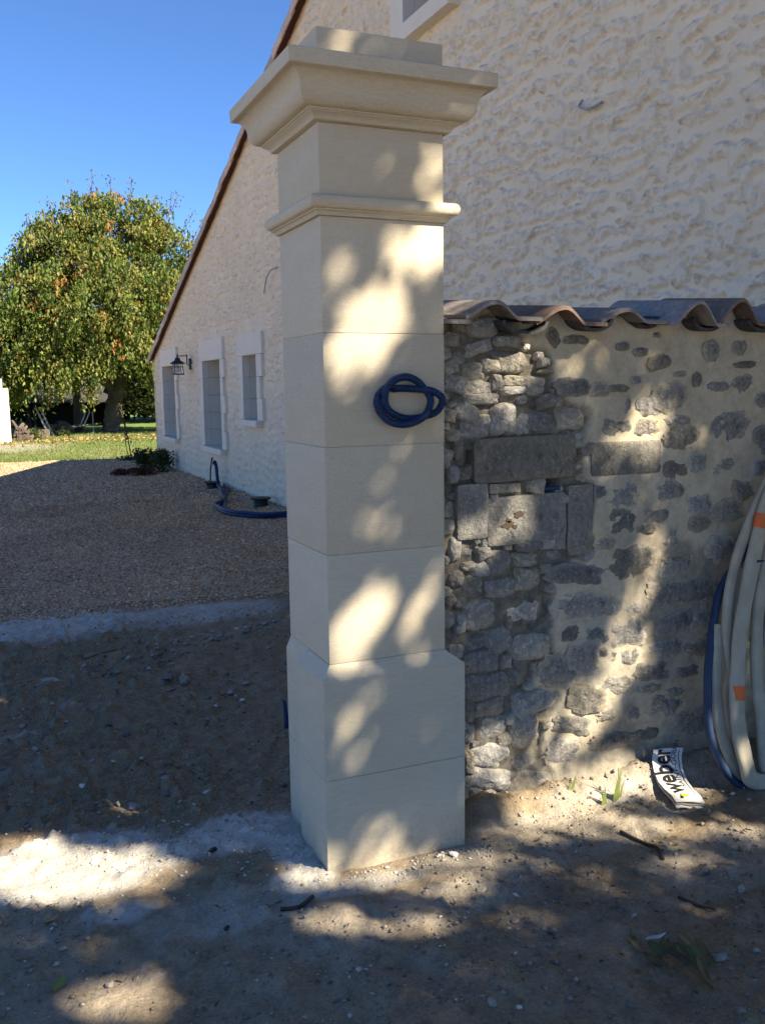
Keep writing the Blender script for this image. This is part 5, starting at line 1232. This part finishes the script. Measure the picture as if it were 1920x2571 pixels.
keep = (C0[:, 2] > 1.15 + .8 * RNG.random(ns)) & ~((np.abs(C0[:, 0] - TX - .15) < .9) & (C0[:, 2] < 2.6)) & (fbm(C0[:, 0] * .9, C0[:, 1] * .9, C0[:, 2] * .9, 2, 78) > .24); C0 = C0[keep]; ns = len(C0); per = 30
k = np.arange(per) / per
out = C0 - np.array([TX, TY, 4.2]); out[:, 2] *= .3; out /= np.linalg.norm(out, axis=1)[:, None] + 1e-6
ln = (.55 + .5 * RNG.random(ns))[:, None, None]
C = C0[:, None, :] + out[:, None, :] * k[None, :, None] * ln * .9 - np.array([0, 0, 1.0]) * (k ** 2)[None, :, None] * ln * .75 + RNG.normal(0, .11, (ns, per, 3))
C = C.reshape(-1, 3); n = len(C)
T = tints(ns, GREENS, .18); hi = sstep(2.5, 8.5, C0[:, 2])
org = fbm(C0[:, 0] * 1.3, C0[:, 1] * 1.3, C0[:, 2] * 1.3, 2, 77)
kk = RNG.random(ns) < .015 + .11 * sstep(.55, .72, org) * (.4 + .6 * hi); T[kk] = np.array((.40, .19, .055)) * (1 + .3 * (RNG.random((kk.sum(), 1)) - .5))
T = np.repeat(T, per, 0) * (1 + .5 * (RNG.random((n, 1)) - .5))
kk = RNG.random(n) < .02; T[kk] = np.array((.42, .20, .06))
leaf_cloud('crown', C, .135 + .06 * RNG.random(n), .075 + .025 * RNG.random(n), T, M_LEAF, ct, droop=.9)
# thin leader twigs with few pinkish leaves above the crown
C = []
for (dx, z0, hx, z1) in ((-1.0, 7.4, -.1, 9.0), (-.4, 7.8, .15, 9.7), (.3, 8.0, .1, 9.6), (.9, 8.0, .3, 9.5), (1.6, 7.6, .5, 9.0), (2.1, 7.2, .7, 8.9), (2.6, 6.8, .9, 8.5), (3.0, 6.2, .9, 7.9), (2.3, 7.0, .3, 9.1), (3.3, 5.9, .8, 7.3), (-2.4, 6.6, -.3, 7.9), (-3.6, 5.3, -.5, 6.7), (-4.3, 4.6, -.5, 5.9), (-1.7, 7.0, -.2, 8.5), (2.9, 6.6, 1.0, 8.2)):
    mb = MB(); P = limb(mb, (TX + dx, TY - .3, z0), (TX + dx + hx, TY - .3 + random.uniform(-.4, .4), z1), .022, .007, .05, 5)
    mb.build('twig', M_BARK, ct, False)
    for p in P[4:]:
        for _ in range(random.randint(2, 5)): C.append((p.x + random.gauss(0, .12), p.y + random.gauss(0, .12), p.z + random.gauss(0, .1)))
C = np.array(C); leaf_cloud('sparse_leaves', C, .13, .07, tints(len(C), [(.20, .13, .09), (.14, .12, .05), (.23, .15, .10)], .3), M_LEAF, ct, droop=.7)

# ------------------------------------------------------------------ trees behind the lawn
def bg_tree(x, y, h, r, label, pal=DEEP, n=7000, lobes=7, trunk=.16, base=.0, leaf=.24):
    t = empty('background_tree', (x, y, -.14), label, 'tree', 'trees at the end of the lawn')
    mb = MB(); limb(mb, (x, y, -.2), (x + random.uniform(-.2, .2), y, h * .6), trunk, trunk * .4, .03); mb.build('trunk', M_BARK, t, True)
    B = [(x + random.uniform(-.55, .55) * r, y + random.uniform(-.5, .5) * r, base + (h - base) * random.uniform(.2, .85), r * random.uniform(.45, .75), r * .6, (h - base) * random.uniform(.18, .3)) for _ in range(lobes)] + [(x, y, base + (h - base) * .45, r * .8, r * .8, (h - base) * .46)]
    C, nz = shell_points(B, n, .5); C[:, 2] = np.maximum(C[:, 2], -.1)
    leaf_cloud('crown', C, leaf + .1 * RNG.random(len(C)), .5 * leaf, tints(len(C), pal, .35), M_LEAF, t, droop=.3)
MIDG = [(.04, .06, .015), (.06, .08, .02), (.085, .095, .03), (.05, .07, .03)]
bg_tree(-3.2, 40, 6.3, 2.6, 'bushy green tree at the left edge beyond the white wall', MIDG)
bg_tree(-.2, 45, 5.6, 2.8, 'dark tree behind the leaning ladder and woodpile')
bg_tree(3.6, 48, 5.8, 3.2, 'dark tree behind the grey shed')
bg_tree(7.4, 45, 6.2, 3.0, 'dark evergreen right of the cherry trunk', n=9000)
bg_tree(10.6, 44, 7.5, 3.2, 'dark evergreen mostly hidden by the house corner', n=9000)
bg_tree(-6.5, 46, 7.0, 3.5, 'green tree at the far left beyond the wall', MIDG)
bg_tree(14.5, 48, 8.0, 4, 'tall dark evergreen behind the house')
# hedge closing the view
n = 26000
C = np.stack([-14 + 36 * RNG.random(n), 50 + 2.2 * RNG.random(n), -.1 + 3.4 * RNG.random(n) ** .8 * (.75 + .5 * vnoise(np.arange(n) * 0, RNG.random(n)))], 1)
tag(leaf_cloud('hedge', C, .34, .2, tints(n, DEEP, .4), M_LEAF, None, droop=.2), 'dark unclipped hedge along the end of the lawn', 'hedge')
# slim second trunk beside the cherry
st = empty('slim_tree', (2.66, 36.2, -.14), 'slim dark tree trunk left of the cherry tree', 'tree')
mb = MB(); limb(mb, (2.62, 36.2, -.2), (2.55, 36.2, 3.6), .19, .13, .02); mb.build('trunk', M_BARK, st, True)
C, nz = shell_points([(2.4, 36.2, 4.0, 1.3, 1.2, 1.1), (1.6, 36, 3.6, 1.0, 1, .8)], 2500, .3)
leaf_cloud('crown', C, .2, .1, tints(len(C), GREENS, .3), M_LEAF, st, droop=.6)

# ------------------------------------------------------------------ far things on the lawn
def zb(y): return float(ground_base(0, y))
ww = empty('white_wall', (-2, 30, -.14), 'white rendered wall with a raised end block at the left edge', 'wall')
mb = MB(); mb.box(-9, -.10, 29.6, 30.0, -.3, 1.63, .02); mb.build('wall_body', M_WHITEWALL, ww)
mb = MB(); mb.box(-9, -.27, 29.62, 29.98, 1.632, 1.93, .02); mb.build('raised_course', M_WHITEWALL, ww)
sh = empty('garden_shed', (3.2, 42, -.14), 'low grey open fronted shed under the trees', 'shed')
mb = MB(); mb.box(1.0, 4.8, 44.2, 44.3, -.2, 1.9); mb.box(1.0, 1.1, 42.0, 44.199, -.2, 1.9); mb.box(4.7, 4.8, 42.0, 44.199, -.2, 1.9); mb.build('wall', M_SHEDWALL, sh)
mb = MB(); mb.box(1.101, 4.699, 43.4, 44.1, -.2, .85); mb.build('interior_shade_block', M_SHEDDK, sh)  # near-black block stands in for the shade in the shed opening
mb = MB(); mb.add([(.7, 41.5, .98), (5.0, 41.5, .98), (5.0, 44.5, 2.1), (.7, 44.5, 2.1), (.7, 41.5, 1.06), (5.0, 41.5, 1.06), (5.0, 44.5, 2.18), (.7, 44.5, 2.18)], [(3, 2, 1, 0), (4, 5, 6, 7), (0, 1, 5, 4), (1, 2, 6, 5), (2, 3, 7, 6), (3, 0, 4, 7)]); mb.build('roof', M_SHEDWALL, sh)
for x_ in (1.2, 3.3, 4.6):
    mb = MB(); mb.box(x_, x_ + .09, 41.62, 41.71, -.2, .995); mb.build('post', M_ALU if x_ > 4 else M_SHEDWALL, sh)
tl = empty('boat_trailer', (2.3, 35, -.14), 'empty steel boat trailer parked beside the cherry trunk', 'trailer')
z0 = -.14
mb = MB()
for s_ in (-1, 1): mb.tube([(1.25, 35 + .5 * s_, z0 + .36), (2.3, 35 + .5 * s_, z0 + .30), (3.0, 35.0 + .05 * s_, z0 + .34), (3.35, 35, z0 + .38)], .035, 6)
for x_ in (1.35, 1.9, 2.5): mb.tube([(x_, 34.5, z0 + .34), (x_, 35.5, z0 + .34)], .03, 6)
mb.build('chassis', M_ALU, tl, 40)
mb = MB(); mb.tube([(2.55, 34.85, z0 + .34), (2.78, 34.85, z0 + .86)], .028, 6); mb.tube([(2.68, 34.8, z0 + .34), (2.92, 34.8, z0 + .86)], .028, 6); mb.build('winch_post', M_ALU, tl, 40)
for s_ in (-1, 1):
    mb = MB(); mb.tube([(1.9, 35 + .62 * s_ - .07, z0 + .26), (1.9, 35 + .62 * s_ + .07, z0 + .26)], .26, 16); mb.build('wheel', M_BLACK, tl, 40)
mb = MB(); mb.tube([(3.02, 34.9, z0), (3.02, 34.9, z0 + .85)], .025, 6); mb.tube([(2.9, 34.9, z0 + .02), (3.2, 34.9, z0 + .02)], .02, 6); mb.build('jockey_stand', M_ALU, tl, 40)
for x_ in (1.75, 2.25):
    mb = MB(); mb.lathe([(.055, z0 + .28), (.06, z0 + .31), (.055, z0 + .34)], x_, 34.42, 10); mb.build('reflector', M_WHITEWALL, tl)
ld = empty('leaning_ladder', (1.2, 34, -.14), 'grey metal ladder leaning beside the woodpile', 'ladder')
for s_ in (0, .26):
    mb = MB(); mb.box(-.03, .03, -.03, .03, 0, 1.12, mat=Matrix.Translation((1.42 + s_ * .6 - .1, 33.6 + s_ * .8, z0)) @ Euler((0, R(-22), 0)).to_matrix().to_4x4()); mb.build('rail', M_ALU, ld)
for k_ in range(6):
    f_ = .12 + k_ * .17; xx = 1.32 - math.tan(R(22)) * f_
    mb = MB(); mb.tube([(xx, 33.6, z0 + f_), (xx + .156, 33.81, z0 + f_)], .022, 6); mb.build('rung', M_ALU, ld)
for k_ in range(22):
    lx, lz = .05 + .085 * (k_ % 6) + random.uniform(-.03, .03), z0 + .06 + .12 * (k_ // 6) + random.uniform(-.02, .02)
    if k_ // 6 == 3: lx += .06
    mb = MB(); aa = random.uniform(-.5, .5); r_ = random.uniform(.04, .075)
    mb.tube([(lx, 30.6, lz), (lx + aa * .4, 31.1, lz + random.uniform(0, .25))], [r_, r_ * .9], 7)
    o = mb.build('cut_log', M_LOG, None, 40, True); tag(o, '%s log from the white wall in the %s row of the woodpile' % (('first', 'second', 'third', 'fourth', 'fifth', 'sixth')[k_ % 6], ('bottom', 'second', 'third', 'top')[k_ // 6]), 'log', 'logs of the woodpile')
mb = MB(); mb.box(.86, 1.25, 32.2, 32.6, -.16, .16, .03); o = mb.build('stone_block', M_LOG, None, False, True); tag(o, 'brown block on the lawn edge below the leaning ladder', 'block')
def bush(name, x, y, rx, rz, label, pal, n, leaf, flowers=0, fcol=(.3, .03, .03), zf=gravel_z, grp=None, mat=M_LEAF):
    z_ = float(zf(x, y)); t = empty(name, (x, y, z_), label, 'shrub', grp)
    mb = MB()
    for _ in range(6): limb(mb, (x + random.gauss(0, .03), y, z_ - .02), (x + random.uniform(-.6, .6) * rx, y + random.uniform(-.6, .6) * rx, z_ + rz * random.uniform(.9, 1.7)), .012, .004, .06, 4)
    mb.build('stem', M_TWIG, t)
    C, nz = shell_points([(x, y, z_ + rz * .85, rx, rx, rz)] + [(x + random.uniform(-.5, .5) * rx, y + random.uniform(-.5, .5) * rx, z_ + rz * random.uniform(.5, 1.5), rx * .5, rx * .5, rz * .5) for _ in range(5)], n, .3)
    C[:, 2] = np.maximum(C[:, 2], z_ + .02)
    leaf_cloud('foliage', C, leaf, leaf * .55, tints(len(C), pal, .35), mat, t, droop=.3)
    if flowers:
        C, nz = shell_points([(x, y, z_ + rz, rx, rx, rz)], flowers, .85)
        for c_ in C: leaf_cloud('flower', c_ + RNG.normal(0, .012, (5, 3)), leaf * .7, leaf * .6, tints(5, [fcol], .3), mat, t, droop=0)
bush('rose_bush', 2.28, 15.9, .27, .25, 'dense dark green shrub with a few red blooms against the house corner', [(.04, .065, .025), (.055, .085, .03), (.07, .095, .04)], 650, .075, 9)
bush('rose_bush', 2.15, 17.0, .28, .23, 'smaller green shrub left of the dense one at the house corner', [(.03, .05, .02), (.04, .06, .025), (.06, .075, .03)], 600, .085, 5)
bush('red_groundcover', 1.85, 15.5, .34, .085, 'low red leaved plants on the gravel in front of the shrubs', [(.10, .014, .016), (.14, .02, .02), (.07, .02, .02)], 520, .06, grp='red plants by the shrubs')
bush('red_groundcover', 1.45, 15.7, .2, .07, 'small patch of red leaves at the left end of the low plants', [(.10, .014, .016), (.14, .02, .02)], 260, .06, grp='red plants by the shrubs')
bush('lawn_weed', .6, 31.5, .45, .22, 'tuft of green weeds beside the woodpile', [(.10, .12, .03), (.08, .10, .03)], 500, .10, zf=ground_base)
bush('lawn_weed', 1.75, 33.0, .3, .14, 'tuft of green weeds in front of the trailer', [(.06, .09, .03), (.08, .10, .03)], 300, .10, zf=ground_base)
rs = empty('climbing_rose', (2.2, 19.6, -.14), 'tall thin bare rose stem with a few leaves at the lawn edge', 'plant')
mb = MB(); zz = -.14
mb.tube(catmull([(2.23, 19.6, zz), (2.18, 19.6, zz + .5), (2.08, 19.6, zz + 1.0), (2.06, 19.6, zz + 1.25), (2.0, 19.6, zz + 1.36)], 5), .014, 6); mb.tube(catmull([(2.2, 19.6, zz), (2.12, 19.62, zz + .4), (2.14, 19.6, zz + .8), (2.0, 19.6, zz + 1.3)], 5), .010, 6)
mb.build('stem', M_TWIG, rs)
C = np.array([(2.1 + random.gauss(0, .07), 19.6 + random.gauss(0, .04), zz + random.uniform(.4, 1.35)) for _ in range(26)]); leaf_cloud('leaf_spray', C, .08, .05, tints(26, [(.09, .05, .03), (.06, .07, .03)], .3), M_LEAF, rs)
C = np.array([(2.15 + random.gauss(0, .1), 19.6 + random.gauss(0, .08), zz + abs(random.gauss(.05, .06))) for _ in range(70)]); leaf_cloud('foot_leaves', C, .08, .05, tints(70, DEEP, .3), M_LEAF, rs)

# lawn grass and fallen leaves
n = 42000
Y = 20.5 + 18 * RNG.random(n) ** 1.2; X = -4.5 + 12 * RNG.random(n)
h = .03 + .045 * RNG.random(n); a_ = RNG.random(n) * 6.28; z_ = ground_base(X, Y)
w_ = .012; V = np.stack([np.stack([X - w_ * np.cos(a_), Y - w_ * np.sin(a_), z_], 1), np.stack([X + w_ * np.cos(a_), Y + w_ * np.sin(a_), z_], 1), np.stack([X + .03 * np.sin(a_ * 3), Y + .03 * np.cos(a_ * 2), z_ + h], 1)], 1)
bn = ell(X, Y, [(-.6, 27, 2.2, 3.0, 1.0)]); kk = RNG.random(n) > bn * .85; V = V[kk]; n = len(V)
dry = sstep(.45, .65, fbm(X[kk] * .8, Y[kk] * .8, octv=3, seed=101))[:, None]
T = tints(n, [(.14, .19, .04), (.18, .22, .05), (.12, .16, .035)], .25) * (1 - dry * .6) + dry * .6 * np.array((.26, .22, .09))
tag(np_mesh('grass', V.reshape(-1, 3), np.arange(n * 3).reshape(-1, 3), M_LEAF, attrs={'tint': np.repeat(T, 3, 0)}), 'short sunlit lawn grass', kind='stuff')
n = 620
Y = 29.6 + RNG.normal(0, 1.4, n); X = -1 + 7 * RNG.random(n); kk = (Y > 21); X, Y = X[kk], Y[kk]; n = len(X)
C = np.stack([X, Y, ground_base(X, Y) + .05], 1)
tag(leaf_cloud('fallen_leaves', C, .11, .07, tints(n, [(.42, .26, .08), (.36, .18, .07), (.5, .36, .14), (.24, .12, .06)], .25), M_DEADLEAF, None, droop=0), 'yellow and brown cherry leaves fallen on the lawn', kind='stuff')

# ------------------------------------------------------------------ the shade tree behind the camera: its crown has the gaps that let the sun through
E1 = np.array([.8, .6, 0]); S_ = np.array(SUN); E2 = np.cross(S_, E1); E2 = E2 if E2[2] > 0 else -E2
shade = empty('shade_tree', (4.3, -6.6, 0), 'broad leafy shade tree standing in the yard behind the viewer', 'tree')
n = 190000
U = -2.6 + 6.2 * RNG.random(n); Vv = -1.9 + 5.6 * RNG.random(n); Tt = 6.0 + 2.6 * RNG.random(n)
pg = np.zeros(n)
for (cu, cv, ax_, ay_, bx_, by_, s) in GAPS:
    la, lb = math.hypot(ax_, ay_), math.hypot(bx_, by_); mg = .034 if s >= .8 else .024; fa_, fb_ = .96 + mg / la, .96 + mg / lb
    ax_, ay_, bx_, by_ = ax_ * fa_, ay_ * fa_, bx_ * fb_, by_ * fb_
    det = ax_ * by_ - ay_ * bx_; du, dv = U - cu, Vv - cv
    p = (du * by_ - dv * bx_) / det; q = (dv * ax_ - du * ay_) / det
    pg = np.maximum(pg, (s ** .45 if s > .5 else s ** .62) * np.clip((1.35 - (p * p + q * q)) / .3, 0, 1))
keep = RNG.random(n) > pg
C = U[:, None] * E1 + Vv[:, None] * E2 + Tt[:, None] * S_
C = C[keep]
n2_ = 60000
C2 = (-5.5 + 8.6 * RNG.random(n2_))[:, None] * E1 + (-4.2 + 2.35 * RNG.random(n2_))[:, None] * E2 + (8.4 + 2.4 * RNG.random(n2_))[:, None] * S_  # extra unseen crown leaves, added to shade the yard and cut its bounce
C = np.concatenate([C, C2]); n = len(C)
leaf_cloud('crown', C, .075 + .035 * RNG.random(n), .045 + .015 * RNG.random(n), tints(n, GREENS, .3) * np.array([1.35, 1.2, .8]), M_SHADELEAF, shade, droop=.4)
mb = MB(); limb(mb, (4.6, -7.6, -.1), (4.4, -7.2, 3.4), .28, .2, .03); mb.build('trunk', M_BARK, shade, True)
def at(u, v, t): return tuple(u * E1 + v * E2 + t * S_)
mb = MB()
for (a0, b0, r0, r1) in (((-1.3, .9, 7.6), (-1.1, 2.8, 7.6), .05, .012), ((1.9, -1.15, 7.4), (2.6, 1.2, 7.5), .05, .012), ((-.6, -1.4, 7.8), (.7, -1.35, 7.8), .04, .012)):
    limb(mb, (4.4, -7.2, 3.3), at(*a0), .11, r0, .02); limb(mb, at(*a0), at(*b0), r0, r1, .03)
mb.build('limb', M_BARK, shade, True)

C, n = LITTER
tag(leaf_cloud('leaf_litter', C, .014 + .014 * RNG.random(n), .010, tints(n, [(.13, .065, .03), (.17, .11, .055), (.2, .1, .05), (.10, .06, .035)], .3), M_DEADLEAF, None, droop=0), 'little brown leaf scraps strewn over the dirt', kind='stuff')
